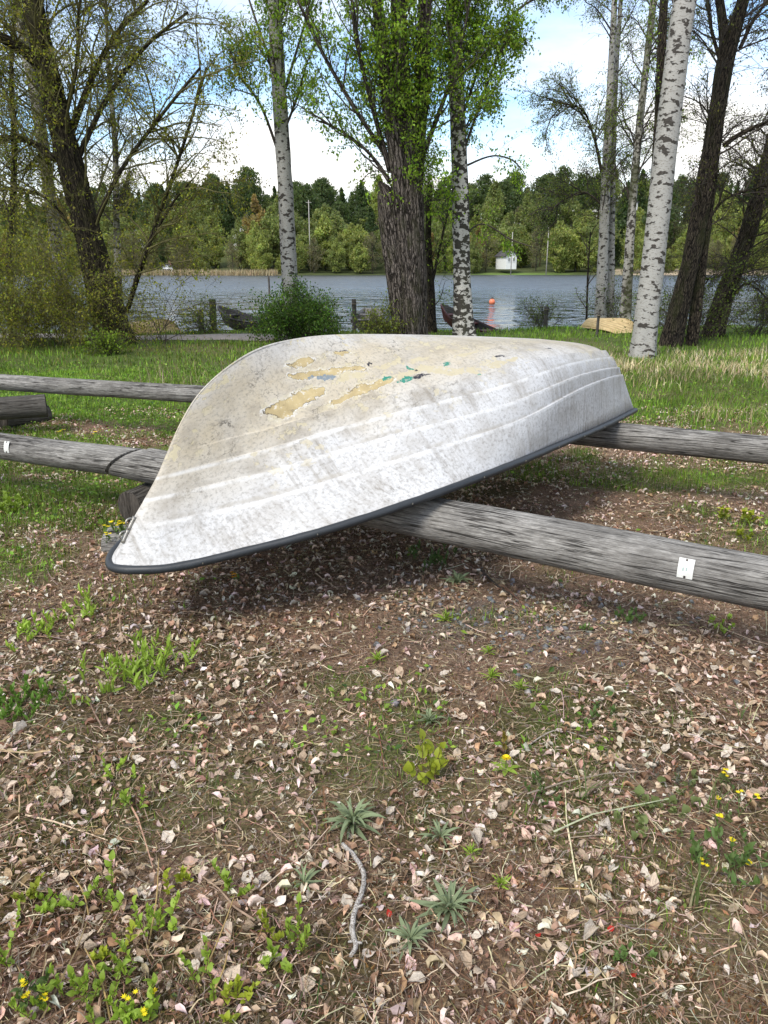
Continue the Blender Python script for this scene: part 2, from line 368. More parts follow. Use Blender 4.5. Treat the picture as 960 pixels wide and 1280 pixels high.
def build_water():
    m = NT('lake_water', .04); co = m.coord()
    sp = m.n('ShaderNodeSeparateXYZ'); m.put(co, sp.inputs[0])
    wob = m.noise(m.map(co, (.03, .012, 1)), 1, 3)
    far = m.ramp(m.math('MULTIPLY', m.math('ADD', sp.outputs[1], m.math('MULTIPLY', wob, 40)), .01), [(.55, 0), (1.05, 1)])
    n1 = m.noise(m.map(co, (1.1, .75, 1)), .62, 2.5, .55); n2 = m.noise(m.map(co, (1, .7, 1)), 5.0, 3, .6)
    h = m.math('ADD', n1, m.math('MULTIPLY', n2, .07))
    x = m.n('ShaderNodeBump'); m.put(h, x.inputs['Height']); m.put(m.math('ADD', m.math('MULTIPLY', far, .25), .75), x.inputs['Strength']); x.inputs['Distance'].default_value = 1.1
    m.put(x.outputs[0], m.b.inputs['Normal']); m.set('Base Color', (.045, .054, .060)); m.set('IOR', 1.45)
    m.set('Roughness', m.math('ADD', m.math('MULTIPLY', far, .30), .02))
    ys = np.concatenate([np.linspace(18, 70, 40), np.geomspace(72, 260, 30)]); xs = np.linspace(-320, 320, 65)
    X, Y = np.meshgrid(xs, ys); idx = np.arange(X.size).reshape(X.shape); q = np.stack([idx[:-1, :-1], idx[:-1, 1:], idx[1:, 1:], idx[1:, :-1]], -1).reshape(-1, 4)
    tag(link('lake_water', mesh_np('lake_water', np.stack([X, Y, X*0+WATER_Z], -1).reshape(-1, 3), q, mats=[m.m])), kind='structure')
build_water()

def far_z(x, y):
    x = np.asarray(x, float); y = np.asarray(y, float)
    sh = 176+7*smooth(-40, 60, x)+3*np.sin(x*.07)
    d = y-sh
    hill = 11+5*vnoise(x, y*0, 30, 31)-6*smooth(-40, -95, x)+1*smooth(20, 60, x)
    return np.where(d < 0, d*.06, np.minimum(d*.09, .8)+hill*smooth(8, 90, d))+WATER_Z
def build_far():
    xs = np.linspace(-330, 330, 150); ys = np.concatenate([np.linspace(164, 200, 40), np.linspace(203, 330, 40), np.geomspace(340, 900, 12)])
    X, Y = np.meshgrid(xs, ys); Z = far_z(X, Y); Z[Y > 335] -= (Y[Y > 335]-335)*.02
    d = Z-WATER_Z; c = np.zeros(X.shape+(3,)); c[:] = (.06, .075, .022)
    lawn = np.exp(-((X-31)/11)**2)*smooth(190, 187, Y-.0*X)+0; 
    c = c*(1-lawn[..., None])+lawn[..., None]*np.array([.13, .2, .04])
    beach = (smooth(48, 58, X)*smooth(1.5, .9, d))[..., None]; c = c*(1-beach)+beach*np.array([.45, .36, .26])
    reed = (smooth(-22, -26, X)*smooth(-64, -56, X)*smooth(1.1, .6, d))[..., None]; c = c*(1-reed)+reed*np.array([.3, .24, .13])
    idx = np.arange(X.size).reshape(X.shape); q = np.stack([idx[:-1, :-1], idx[:-1, 1:], idx[1:, 1:], idx[1:, :-1]], -1).reshape(-1, 4)
    tag(link('far_hills', mesh_np('far_hills', np.stack([X, Y, Z], -1).reshape(-1, 3), q, attrs={'col': c.reshape(-1, 3)}, mats=[attr_mat('far_hillside', .95, 0, .3)])), kind='structure')
build_far()

def build_path():
    xs = np.linspace(-60, 1.0, 160); a = Acc(); m = NT('gravel_path', .95); co = m.coord(); f = m.noise(co, 9, 5)
    m.set('Base Color', m.mix(f, (.2, .17, .15), (.36, .32, .29))); m.bump(m.noise(co, 40, 3), .5, .02)
    rows = []
    for k, w in enumerate((-.62, -.2, .2, .62)):
        y = 18.75+.25*np.sin(xs*.35)+w+.12*(vnoise(xs, xs*0, .6, 40+k)-.5)*(2 if k in (0, 3) else 0)+.0
        rows.append(np.stack([xs, y, np.maximum(gz(xs, y), -.05)+(.03 if k in (1, 2) else .005)], -1))
    V = np.array(rows); idx = np.arange(V.shape[0]*V.shape[1]).reshape(V.shape[:2]); q = np.stack([idx[:-1, :-1], idx[:-1, 1:], idx[1:, 1:], idx[1:, :-1]], -1).reshape(-1, 4)
    tag(link('gravel_path', mesh_np('gravel_path', V.reshape(-1, 3), q, mats=[m.m])), kind='structure')
build_path()
# ------------------------------------------------------------------ the boat
STEM = np.array([(0, .36), (.11, .526), (.25, .704), (.395, .925), (.515, 1.054), (.70, 1.163), (.90, 1.229), (1.16, 1.254), (1.45, 1.2515), (1.91, 1.223), (2.54, 1.174), (3.10, 1.127), (3.52, 1.089), (4.2, 1.03)])
BEAM = np.array([(0, 0), (.025, .062), (.12, .171), (.41, .366), (.70, .566), (.97, .71), (1.29, .828), (1.83, .858), (2.47, .79), (3.34, .672), (4.03, .553)])
SHEER = np.array([(0, .36), (.2, .372), (.5, .425), (.9, .515), (1.3, .590), (1.9, .620), (3, .592), (4.2, .562)])
RIDGES = (.47, .565, .672, .80)
def hull(L=4.03, Lk=3.54, sk0=.62, stem=STEM, beam=BEAM, zg=None, ridges=RIDGES, step=.018, N=110, M=150):
    """inverted clinker hull -> grid of points (N stations, 2M-1 round the section), and (length, girth, fraction) coordinates"""
    se = resample(SHEER, 600)
    if zg is None: zg = lambda s: np.interp(s, se[:, 0], se[:, 1])
    st = resample(stem, 600); kz = lambda s: np.interp(s, st[:, 0], st[:, 1])
    be = resample(beam, 600); bb = lambda s: np.interp(s, be[:, 0], be[:, 1])
    sg_ = np.linspace(0, 1, N)**1.25; g = np.linspace(0, 1, M)
    if len(ridges):                                     # sharp ledges: double up the samples at each ridge
        g = np.sort(np.concatenate([np.linspace(0, 1, M-2*len(ridges)), np.array(ridges)-.004, np.array(ridges)+.004]))
    g0 = g; wr = (0, .05, .12, .075)[:len(ridges)]; g = np.array([np.interp(g0, [0, *ridges, 1], [0, *[r+w_*t_*t_ for r, w_ in zip(ridges, wr)], 1]) for t_ in sg_]) if len(ridges) == 4 else np.tile(g0, (N, 1))   # strakes widen towards the stern
    sG = (L*sg_)[:, None]; sK = (sk0+(Lk-sk0)*sg_)[:, None]; zG = zg(sG); zK = kz(sK); b = bb(sG)
    q = st[st[:, 0] <= sk0]; ar = np.concatenate([[0], np.cumsum(np.hypot(*np.diff(q, axis=0).T))]); ar /= ar[-1]
    fs0 = np.interp(1-g, ar, q[:, 0]/sk0); fz0 = np.interp(1-g, ar, (q[:, 1]-q[0, 1])/(q[-1, 1]-q[0, 1]))
    w = smooth(0, .62, sg_)[:, None]**.8; dr = ((.03+.26*(1-smooth(.1, .75, sg_)))*smooth(0, .14, sg_))[:, None]; n = 1.35+1.25*w+3.2*smooth(.4, 1, sg_)[:, None]
    P = (.5*g+.5*g**5)*(1-w)+np.sin(g*PI/2)**(2/n)*w; Q = np.cos(g*PI/2).clip(0)**(2/n)
    fz = Q*w+fz0*(1-w); fz = fz*(1-dr*P); fs = Q*w+fs0*(1-w)
    s = sG+(sK-sG)*fs; z = zG+(zK-zG)*fz; y = b*P
    dy = np.gradient(y, axis=1); dz = np.gradient(z, axis=1); l = np.hypot(dy, dz)+1e-6; ny = -dz/l; nz = dy/l   # outward in the section
    off = np.zeros(M); ed = [*ridges, 1.001]
    for i, r in enumerate(ridges):
        t = (g0-r)/(ed[i+1]-r); off = np.where((t >= -.0001) & (t < 1), step*(1-.75*np.clip(t, 0, 1)), off)
    amp = smooth(.015, .16, sg_)[:, None]
    y = y+ny*off*amp; z = z+nz*off*amp*np.where(ny > -2, 1, 1)
    gl = np.concatenate([np.zeros((N, 1)), np.cumsum(np.sqrt(np.diff(y, axis=1)**2+np.diff(z, axis=1)**2), 1)], 1)
    near = np.stack([s, -y, z], -1); far = np.stack([s, y, z], -1)
    G = np.concatenate([near[:, ::-1], far[:, 1:]], 1)
    H = np.concatenate([np.stack([s, gl, np.broadcast_to(g0, s.shape)], -1)[:, ::-1], np.stack([s, -gl, np.broadcast_to(g0, s.shape)], -1)[:, 1:]], 1)
    return G, H
BOW = np.array([-1.174, 3.101]); ANG = math.radians(49)
def mat_hull():
    m = NT('weathered_white_paint', .55); huv = m.attr('huv').outputs['Vector']; sp = m.n('ShaderNodeSeparateXYZ'); m.put(huv, sp.inputs[0])
    s, g, fr = sp.outputs; ga = m.math('ABSOLUTE', g)
    wv = m.map(huv, (1, 1, 0))
    nz = m.noise(wv, 9, 4, .6, color=True); nz2 = m.noise(wv, 34, 5, .7, color=True)
    wob = m.vmath('ADD', m.vmath('MULTIPLY', m.vmath('SUBTRACT', nz, (.5, .5, .5)), (.17, .06, 0)), m.vmath('MULTIPLY', m.vmath('SUBTRACT', nz2, (.5, .5, .5)), (.09, .05, 0)))
    dv = m.vmath('ADD', wv, wob)
    def blob(cx, cy, rx, ry, deg=0):                    # distance field of one flaked patch: 1 on its rim
        a = m.n('ShaderNodeMapping', vector_type='TEXTURE'); m.put(dv, a.inputs[0]); a.inputs['Location'].default_value = (cx, cy, 0); a.inputs['Rotation'].default_value = (0, 0, math.radians(deg)); a.inputs['Scale'].default_value = (rx, ry, 1)
        return m.n('ShaderNodeVectorMath', operation='LENGTH'), a
    def fld(*bl):
        r = None
        for b in bl:
            l, a = blob(*b); m.put(a.outputs[0], l.inputs[0]); d = l.outputs['Value']; r = d if r is None else m.math('MINIMUM', r, d)
        return r
    cream = fld((.885, .338, .085, .043, 4), (.985, .318, .085, .036, -4), (1.065, .312, .05, .026, 0), (1.19, .386, .075, .018, -6), (1.30, .385, .085, .026, 6), (1.41, .392, .07, .020, 4), (1.09, .135, .085, .022, 2), (1.07, .205, .075, .024, 6), (1.18, .226, .10, .026, 12), (1.31, .255, .07, .018, 20), (1.33, .142, .07, .014, 10))
    soft = fld((1.52, .40, .07, .022, 6), (1.63, .40, .07, .024, 6), (1.72, .43, .09, .032, 30), (1.80, .485, .08, .036, 35), (1.93, .55, .08, .034, 35), (2.10, .575, .08, .030, 6), (2.25, .58, .06, .020, 0), (1.70, .34, .09, .018, 8), (1.28, .30, .10, .020, 10), (1.52, .30, .09, .018, 0), (2.0, .42, .12, .016, 0))
    teal = fld((1.438, .383, .036, .014, 4), (1.535, .436, .048, .016, 8), (1.828, .433, .030, .014, 0), (1.93, .60, .018, .010, 0), (1.60, .375, .016, .010, 0))
    dark = fld((1.600, .448, .036, .013, 10), (1.665, .458, .035, .006, 10), (1.62, .40, .016, .006, 0), (1.42, .258, .016, .012, 40), (2.21, .523, .026, .010, 0), (2.48, .650, .032, .009, 0), (1.35, .128, .06, .0035, 6), (2.75, .52, .04, .007, 0))
    blue = fld((1.152, .248, .038, .018, 8), (1.09, .222, .020, .012, 0))
    M = lambda d, a=.97, b=1.03: m.ramp(d, [(min(a, .999), 1), (min(b/1, 1), 0)]) if b <= 1 else m.math('LESS_THAN', d, 1.0)
    mc, mt, md, mb = (M(d) for d in (cream, teal, dark, blue))
    flake = m.noise(wv, 16, 5, .62); zone = m.math('MULTIPLY', m.ramp(ga, [(.28, 1), (.62, .55), (.78, 0)]), m.ramp(s, [(.26, 0), (.33, 1)]))    # thin scattered flaking over the bottom
    thin = m.math('MULTIPLY', m.math('MULTIPLY', m.ramp(flake, [(.565, 0), (.58, 1)]), zone), m.ramp(m.noise(wv, 2.6, 2), [(.47, 0), (.53, 1)]))
    # dirt
    streak = m.noise(m.map(huv, (26, 2.0, 0)), 1, 5, .62); patch = m.noise(wv, 2.3, 4); speck = m.noise(wv, 62, 3, .7); speck2 = m.noise(m.map(huv, (1.6, .7, 0)), 34, 4, .7); fine = m.noise(wv, 210, 2)
    white = m.mix(m.noise(wv, 3.0, 4), (.48, .478, .472), (.64, .637, .63))
    yel = m.math('MULTIPLY', m.ramp(m.math('ADD', ga, m.math('MULTIPLY', m.math('SUBTRACT', patch, .5), .5)), [(.0, .35), (.18, .95), (.42, .9), (.68, 0)]), m.math('ADD', m.math('MULTIPLY', m.noise(wv, 4.5, 5, .6), 1.1), .25, clamp=True))
    c = m.mix(yel, white, m.mix(m.noise(wv, 7, 4), (.40, .325, .20), (.56, .49, .36)))
    rim = m.math('MULTIPLY', m.ramp(m.math('MULTIPLY', s, .25), [(.06, .65), (.20, 0)]), m.ramp(m.math('ABSOLUTE', g), [(.0, 1), (.045, 0)])); c = m.mix(rim, c, (.52, .40, .20))
    side = m.ramp(ga, [(.42, 0), (.58, 1)])
    st = m.math('MULTIPLY', m.math('MULTIPLY', m.ramp(streak, [(.50, 0), (.66, 1)]), m.ramp(patch, [(.40, .15), (.6, 1)])), side)
    c = m.mix(m.math('MULTIPLY', st, .62), c, (.20, .17, .13))
    f4 = m.math('MULTIPLY', m.math('MULTIPLY', m.ramp(fr, [(.70, 0), (.86, 1)]), m.ramp(speck2, [(.47, 0), (.66, 1)])), m.ramp(m.noise(wv, 3.4, 4, .6), [(.36, .25), (.62, 1)])); c = m.mix(m.math('MULTIPLY', f4, .72), c, (.21, .20, .185))
    c = m.mix(m.math('MULTIPLY', m.ramp(speck, [(.50, 0), (.66, 1)]), .55), c, (.20, .185, .16))
    aft = m.math('MULTIPLY', m.ramp(m.math('MULTIPLY', s, .25), [(.55, 0), (.95, .8)]), m.ramp(streak, [(.42, 0), (.62, 1)])); c = m.mix(m.math('MULTIPLY', aft, .3), c, (.25, .225, .19))
    grim = m.math('MULTIPLY', m.ramp(m.noise(wv, 5.5, 5, .65), [(.46, 0), (.66, .75)]), m.ramp(ga, [(.2, .5), (.45, 1), (.8, .5)])); c = m.mix(m.math('MULTIPLY', grim, .85), c, (.25, .215, .165))
    for r in RIDGES[1:]:                                # highlight painted along each ledge, and a broken darker line on its keel side
        k = m.math('ABSOLUTE', m.math('SUBTRACT', fr, r+.010)); c = m.mix(m.math('MULTIPLY', m.ramp(k, [(.004, .5), (.014, 0)]), m.ramp(m.noise(wv, 12, 3), [(.35, 0), (.55, 1)])), c, (.76, .76, .75))
        k2 = m.math('ABSOLUTE', m.math('SUBTRACT', fr, r-.012)); c = m.mix(m.math('MULTIPLY', m.ramp(k2, [(.004, .55), (.016, 0)]), m.ramp(m.noise(wv, 8, 4), [(.42, 0), (.6, 1)])), c, (.34, .31, .26))
    crk = m.voro(dv, 13, 'DISTANCE_TO_EDGE'); ck = m.math('MULTIPLY', m.math('MULTIPLY', m.ramp(crk, [(.004, 1), (.016, 0)]), zone), m.ramp(m.noise(wv, 4, 3), [(.48, 0), (.6, 1)])); c = m.mix(m.math('MULTIPLY', ck, .8), c, (.10, .09, .07))
    sand = m.mix(m.noise(wv, 24, 4), (.43, .335, .165), (.56, .455, .25))
    halo = m.math('MULTIPLY', m.ramp(m.math('ADD', cream, m.math('MULTIPLY', m.math('SUBTRACT', flake, .5), 1.6)), [(.0, 0), (.999, 1)]), 1.0)
    h2 = m.math('MULTIPLY', m.math('LESS_THAN', m.math('ADD', m.math('MULTIPLY', cream, .62), m.math('MULTIPLY', m.math('SUBTRACT', flake, .5), 1.3)), .93), m.ramp(flake, [(.46, 0), (.475, 1)])); c = m.mix(m.math('MULTIPLY', h2, .65), c, (.55, .50, .37))
    rest = m.ramp(m.noise(wv, 30, 6, .72), [(.585, 0), (.60, .9)]); sand = m.mix(m.ramp(m.noise(wv, 15, 4), [(.42, .55), (.6, 0)]), sand, (.33, .255, .13)); sand = m.mix(rest, sand, (.60, .56, .47))
    ms_ = m.math('MULTIPLY', m.math('LESS_THAN', soft, 1.0), m.ramp(m.noise(wv, 20, 5, .7), [(.42, 0), (.47, .9)])); ring = m.math('MULTIPLY', m.ramp(m.math('MULTIPLY', cream, .5), [(.50, 1), (.62, 0)]), m.ramp(m.noise(wv, 18, 4), [(.42, 0), (.52, .85)]))
    c = m.mix(ring, c, (.70, .69, .66)); c = m.mix(thin, c, (.52, .46, .31)); c = m.mix(ms_, c, m.mix(m.noise(wv, 22, 4), (.44, .38, .24), (.54, .48, .33))); c = m.mix(mc, c, sand)
    edge = m.ramp(cream, [(.86, 0), (.965, 1), (1.0, 1)]); lim = m.math('MULTIPLY', m.math('MULTIPLY', edge, mc), m.ramp(m.noise(wv, 14, 3), [(.42, .2), (.58, .95)])); c = m.mix(lim, c, (.07, .06, .045))  # dark rim painted in as the shadow of the broken paint edge
    worn = m.ramp(m.noise(wv, 60, 4, .7), [(.5, 1), (.66, .25)]); c = m.mix(m.math('MULTIPLY', mb, worn), c, (.19, .23, .26)); c = m.mix(m.math('MULTIPLY', mt, worn), c, (.03, .215, .155)); c = m.mix(m.math('MULTIPLY', md, worn), c, (.022, .022, .032))
    m.set('Base Color', c); m.set('Roughness', m.math('ADD', m.math('MULTIPLY', patch, .3), .42)); m.set('Specular IOR Level', .35)
    h = m.math('SUBTRACT', m.math('MULTIPLY', m.noise(wv, 26, 4), .25), m.math('MULTIPLY', m.math('MAXIMUM', m.math('MAXIMUM', mc, mt), m.math('MAXIMUM', thin, md)), .6)); h = m.math('SUBTRACT', h, m.math('MULTIPLY', fine, .10)); h = m.math('SUBTRACT', h, m.math('MULTIPLY', ck, .5))
    m.bump(h, .55, .006); return m.m
RUBBER = plain('black_rubber', (.022, .026, .030), .5, var=.35, scale=20, bump=.2)
STEEL = plain('galvanised_steel', (.36, .34, .30), .42, .85, .3, 40)
INSIDE = plain('bare_inner_hull', (.28, .27, .25), .7)
def grid_quads(n, m_): idx = np.arange(n*m_).reshape(n, m_); return np.stack([idx[:-1, :-1], idx[1:, :-1], idx[1:, 1:], idx[:-1, 1:]], -1).reshape(-1, 4)
def build_boat():
    G, Hh = hull(); n, k, _ = G.shape
    t = thing('upturned_rowboat', 'large white rowing boat lying upside down across the log rails, its paint peeling', 'rowboat', (BOW[0], BOW[1], 0), ANG)
    o = link('hull', mesh_np('hull', G.reshape(-1, 3), grid_quads(n, k), attrs={'huv': Hh.reshape(-1, 3)}, mats=[mat_hull(), INSIDE]), t)
    sm = o.modifiers.new('shell', 'SOLIDIFY'); sm.thickness = .007; sm.offset = -1; sm.material_offset = 1
    tr = G[-1]; c = tr.mean(0); v = np.concatenate([tr, [c]]); f = np.array([[i, (i+1) % k, k] for i in range(k)])
    m2 = plain('dirty_white_paint', (.62, .6, .56), .6, var=.15)
    a = Acc().add(v-np.array([.004, 0, 0]), t=f).add(v-np.array([.03, 0, 0]), t=f[:, ::-1]); a.obj('transom', m2, t, False)
    near = G[:, 0]; far = G[:, -1]; st = np.array([-.0, 0, 0])
    path = np.concatenate([near[::-1], [[-.013, 0, .360]], far]); path = path[np.concatenate([[True], np.linalg.norm(np.diff(path, axis=0), axis=1) > .004])]
    path[:, 2] -= .006; path = resample(path, 260)
    cen = path.copy(); out = np.sign(path[:, 1:2])*np.array([[0, 1., 0]]); path = path+out*.010
    V, Q, T, tc = tubes(path[None], np.full((1, 260), .0195), 12, cap=True, disp=lambda th, L, R: 1+.05*np.sin(L*37)*np.sin(th*2+L*11)); Acc().add(V, Q, T, tc=tc).obj('rubber_fender', RUBBER, t)
    # keel strip on the after half
    st_ = resample(STEM, 200); st_ = st_[(st_[:, 0] > .75) & (st_[:, 0] < 3.5)]; P = np.stack([st_[:, 0], st_[:, 0]*0, st_[:, 1]-.016], -1)
    V, Q, T, tc = tubes(P[None], (.015*np.minimum(1, np.arange(len(P))/60))[None]+.001, 8, cap=True); Acc().add(V, Q, T).obj('keel_strip', m2, t)
    # two mooring eyes on the stem
    q = resample(STEM[:5], 100); 
    for z0 in (.478, .528):
        i = np.abs(q[:, 1]-z0).argmin(); p = np.array([q[i, 0], 0, q[i, 1]]); d = unit(np.array([q[i+3, 0]-q[i-3, 0], 0, q[i+3, 1]-q[i-3, 1]])); nrm = np.array([-d[2], 0, d[0]])
        th = np.linspace(-.15, PI+.15, 24); R = .020; ring = p+nrm*.006+np.cos(th)[:, None]*d*R+np.sin(th)[:, None]*nrm*R*1.25
        V, Q, T, tc = tubes(ring[None], np.full((1, 24), .0042), 8, cap=True); e = Acc().add(V, Q, T).obj('mooring_eye', STEEL, t)
        pl = np.stack([p+d*x+nrm*(.003) for x in np.linspace(-.032, .032, 6)]); V, Q, T, tc = tubes(pl[None], np.full((1, 6), .0085), 8, cap=True); Acc().add(V, Q, T).obj('eye_plate', STEEL, e)
    # thwarts inside, seen from below
    a = Acc()
    for s_, b in ((1.35, .80), (2.5, .74)): a.box((s_, 0, .70), (.24, 2*b-.60, .025))
    a.obj('thwart', plain('bare_thwart_wood', (.25, .2, .14), .7), t, False)
    sc_ = Acc()
    for s_ in np.arange(.25, 3.9, .42):
        i = np.abs(near[:, 0]-s_).argmin(); p = near[i]+np.array([0, -.0315, -.004]); sc_.box(p, (.007, .004, .007), rz=.3)
    sc_.obj('fender_screws', STEEL, t, False)
build_boat()

# ------------------------------------------------------------------ log rails and what carries them
def log(name, label, cat, p0, p1, r0, r1, mat, cut0=0., cut1=0., seed=0, sides=56, n=130, grooves=3, group=None, endmat=None):
    """a log from p0 to p1; cut = slant of the sawn end"""
    p0 = np.array(p0, float); p1 = np.array(p1, float); ax = unit(p1-p0); L = np.linalg.norm(p1-p0); lr = np.random.default_rng(seed)
    ts = np.linspace(0, 1, n); th = np.arange(sides)/sides*2*PI; side = unit(np.cross(ax, [0, 0, 1.])); up = np.cross(side, ax)
    rad = (r0+(r1-r0)*ts)[:, None]*(1+.018*np.sin(ts*L*2.3+seed)[:, None]+.020*np.sin(2*th+seed)[None]+.016*np.sin(3*th+ts[:, None]*L*1.1+seed)+.04*(vnoise(th[None]*1.2+ts[:, None]*0, ts[:, None]*L*1.6+th[None]*0, .5, seed+50)-.5))
    for _ in range(grooves):                            # drying splits along the grain
        a0 = lr.uniform(.15*PI, .85*PI) if _ else lr.uniform(.25, .5)*PI; c = lr.uniform(0.1, .9); w = lr.uniform(.25, .5); a = a0+.10*np.sin(ts*L*.8+lr.uniform(0, 6))+.05*(vnoise(ts*L, ts*0, .25, seed+60)-.5)
        dd = (th[None]-a[:, None]+PI) % (2*PI)-PI; rad = rad-.013*np.exp(-(dd/.05)**2)*np.exp(-((ts-c)/w)**4)[:, None]
    bend = .012*np.sin(ts*PI*1.3+seed)[:, None]*up
    d = np.cos(th)[None, :, None]*side*-1+np.sin(th)[None, :, None]*up
    V = p0+ts[:, None, None]*(p1-p0)+bend[:, None]+rad[..., None]*d
    if cut0: V += (np.exp(-ts/.12)[:, None]*(cut0*np.cos(th-PI*.35)*r0)[None])[..., None]*ax
    if cut1: V += (np.exp(-(1-ts)/.12)[:, None]*(cut1*np.cos(th-PI*.35)*r1)[None])[..., None]*ax
    tc = np.stack([np.cos(th)[None]*rad, np.sin(th)[None]*rad, np.broadcast_to((ts*L+seed*3.1)[:, None], rad.shape)], -1)
    idx = np.arange(n*sides).reshape(n, sides); nx = np.roll(idx, -1, 1); Q = np.stack([idx[:-1], nx[:-1], nx[1:], idx[1:]], -1).reshape(-1, 4)
    mid = (p0+p1)/2
    t = thing(name, label, cat, (*mid[:2], 0), 0, group)
    loc = np.array([mid[0], mid[1], 0]); Acc().add(V.reshape(-1, 3)-loc, Q, tc=tc.reshape(-1, 3)).obj('log_body', mat, t)
    for e, sg in ((0, -1), (-1, 1)):
        ring = V[e]; rings = [ring, ring*.93+ring.mean(0)*.07+ax*sg*.006, ring*.5+ring.mean(0)*.5+ax*sg*.005, ring*.02+ring.mean(0)*.98+ax*sg*.004]
        R = np.array(rings); k = np.arange(4*sides).reshape(4, sides); kx = np.roll(k, -1, 1); q = np.stack([k[:-1], kx[:-1], kx[1:], k[1:]], -1).reshape(-1, 4)
        if sg > 0: q = q[:, ::-1]
        Acc().add(R.reshape(-1, 3)-loc, q[:, ::-1], tc=(R.reshape(-1, 3)-R.mean((0, 1)))*np.array([1, 1, 1])).obj('sawn_end', endmat or mat, t, True)
    return t, (p0, p1, side, up, r0, r1)
fr0 = atz(168, 580, .415); fr1 = atz(900, 715, .42); dfr = unit(fr1-fr0); fr1 = fr1+dfr*.95
t_fr, fr = log('log_rail', 'thick grey log rail in front, running out to the right with a small white plate', 'log rail', fr0, fr1, .107, .109, WOOD, cut0=1.5, seed=1, n=200, sides=110, grooves=5)
fl0 = atz(-40, 550, .42); fl1 = atz(158, 577, .415); fl0 = fl0-unit(fl1-fl0)*1.2
log('log_rail', 'grey front rail at left with a bent white tag, ending under the boat bow', 'log rail', fl0, fl1, .092, .096, WOOD, cut1=1.3, seed=2, grooves=4, sides=90)
br0 = atz(640, 522, .47); br1 = atz(950, 557, .465); dbr = unit(br1-br0)
mid_b = atz(400, 505, .455)
log('log_rail', 'grey log rail at the back right, coming out from under the white boat stern', 'log rail', mid_b, br1+dbr*1.3, .094, .095, WOOD, seed=3, n=150, sides=80, grooves=4)
bl0 = atz(-30, 474, .45); bl1 = atz(244, 494, .45); dbl = unit(bl1-bl0)
log('log_rail', 'thinner grey back rail at left, lying over a dark short log', 'log rail', bl0-dbl*1.0, bl1+dbl*.9, .080, .082, WOOD, seed=4, sides=80)
# supports
pe = atz(162, 632, .205); back = unit(np.array([.45, 1, 0])); log('support_log', 'dark round log end carrying the front rail joint under the boat bow', 'log', pe, pe+back*.8, .098, .1, WOOD_DARK, seed=5, n=40, grooves=0, endmat=WOOD_END)
pb = gp(135, 690); log('support_log', 'grey sawn log lying on the ground below the dark log end at the boat bow', 'log', (pb[0]-.02, pb[1]+.1, .03), (pb[0]+.24, pb[1]+.06, .03), .105, .105, WOOD, seed=6, n=40, grooves=1)
pl_ = atz(52, 506, .285); log('support_log', 'short dark log lying under the left end of the back rail', 'log', pl_+np.array([-1.35, -.55, -.03]), pl_+np.array([.03, .03, 0]), .105, .115, WOOD_DARK, seed=7, n=50, grooves=3, endmat=WOOD_END)
pm = atz(40, 520, .10); log('support_log', 'low dark log half sunk in the grass under the short log at far left', 'log', pm+np.array([-.2, -.25, 0]), pm+np.array([.06, .2, 0]), .10, .10, WOOD_DARK, seed=8, n=30, grooves=0, endmat=WOOD_END)
log('support_log', 'dark log block on the ground under the front rail far to the right', 'log', (2.1, 1.95, .2), (2.4, 2.5, .2), .2, .2, WOOD_DARK, seed=10, n=30, grooves=0, endmat=WOOD_END)

def plate(px, geo, w, h, ang, name, label, marks, curve=1.0):
    """sheet metal plate bent to the log; marks = little strokes (u, v, w, h) in plate fractions"""
    p0, p1, side, up, r0, r1 = geo; ax = unit(p1-p0); r = (r0+r1)/2+.004
    # nearest point of the axis to the sight line
    d = unit(ray(*px)); n_ = np.cross(d, ax); tt = np.dot(np.cross(CP-p0, d), np.cross(ax, d))/np.dot(n_, n_); c = p0+ax*tt
    toc = CP-c; toc = toc-ax*np.dot(toc, ax); a_cam = math.atan2(np.dot(toc, up), np.dot(toc, -side)); a0 = a_cam+ang
    def at(u, v, e=0):                                  # u along, v up (metres)
        a = a0+v/r*curve; rr = r+e
        return c+ax*u+(-side*math.cos(a)+up*math.sin(a))*rr
    t = thing(name, label, 'tag', at(0, 0)); loc = at(0, 0)
    def sheet(u0, u1, v0, v1, e, th, nm, mat, k=8):
        us = np.linspace(u0, u1, 2); vs = np.linspace(v0, v1, k); a = Acc()
        top = np.array([[at(u, v, e) for u in us] for v in vs]).reshape(-1, 3); bot = np.array([[at(u, v, e-th) for u in us] for v in vs]).reshape(-1, 3)
        i = np.arange(2*k).reshape(k, 2); q = np.stack([i[:-1, 0], i[:-1, 1], i[1:, 1], i[1:, 0]], -1); n0 = 2*k
        s = [[i[j, 0], i[j+1, 0], i[j+1, 0]+n0, i[j, 0]+n0] for j in range(k-1)]+[[i[j+1, 1], i[j, 1], i[j, 1]+n0, i[j+1, 1]+n0] for j in range(k-1)]+[[i[0, 1], i[0, 0], i[0, 0]+n0, i[0, 1]+n0], [i[-1, 0], i[-1, 1], i[-1, 1]+n0, i[-1, 0]+n0]]
        a.add(np.concatenate([top, bot])-loc, np.concatenate([q, q[:, ::-1]+n0, np.array(s)])); return a.obj(nm, mat, t, False)
    sheet(-w/2, w/2, -h/2, h/2, .003, .0022, 'plate', plain('white_plate', (.66, .665, .63), .5, 0, .22, 45))
    for (u, v, sw, sh) in marks: sheet(u-sw/2, u+sw/2, v-sh/2, v+sh/2, .0036, .0004, 'faded_digit', plain('faded_print', (.33, .42, .39), .6), 3)
    for sg in (-1, 1):
        s = sheet(-.004, .004, sg*h*.42-.004, sg*h*.42+.004, .006, .003, 'nail_head', plain('dark_nail', (.04, .032, .028), .5, .3), 3)
plate((866, 691), fr, .060, .080, .10, 'number_plate', 'small white metal plate nailed to the thick front log rail at right', [(-.009, .004, .006, .013), (.004, .002, .006, .013)])
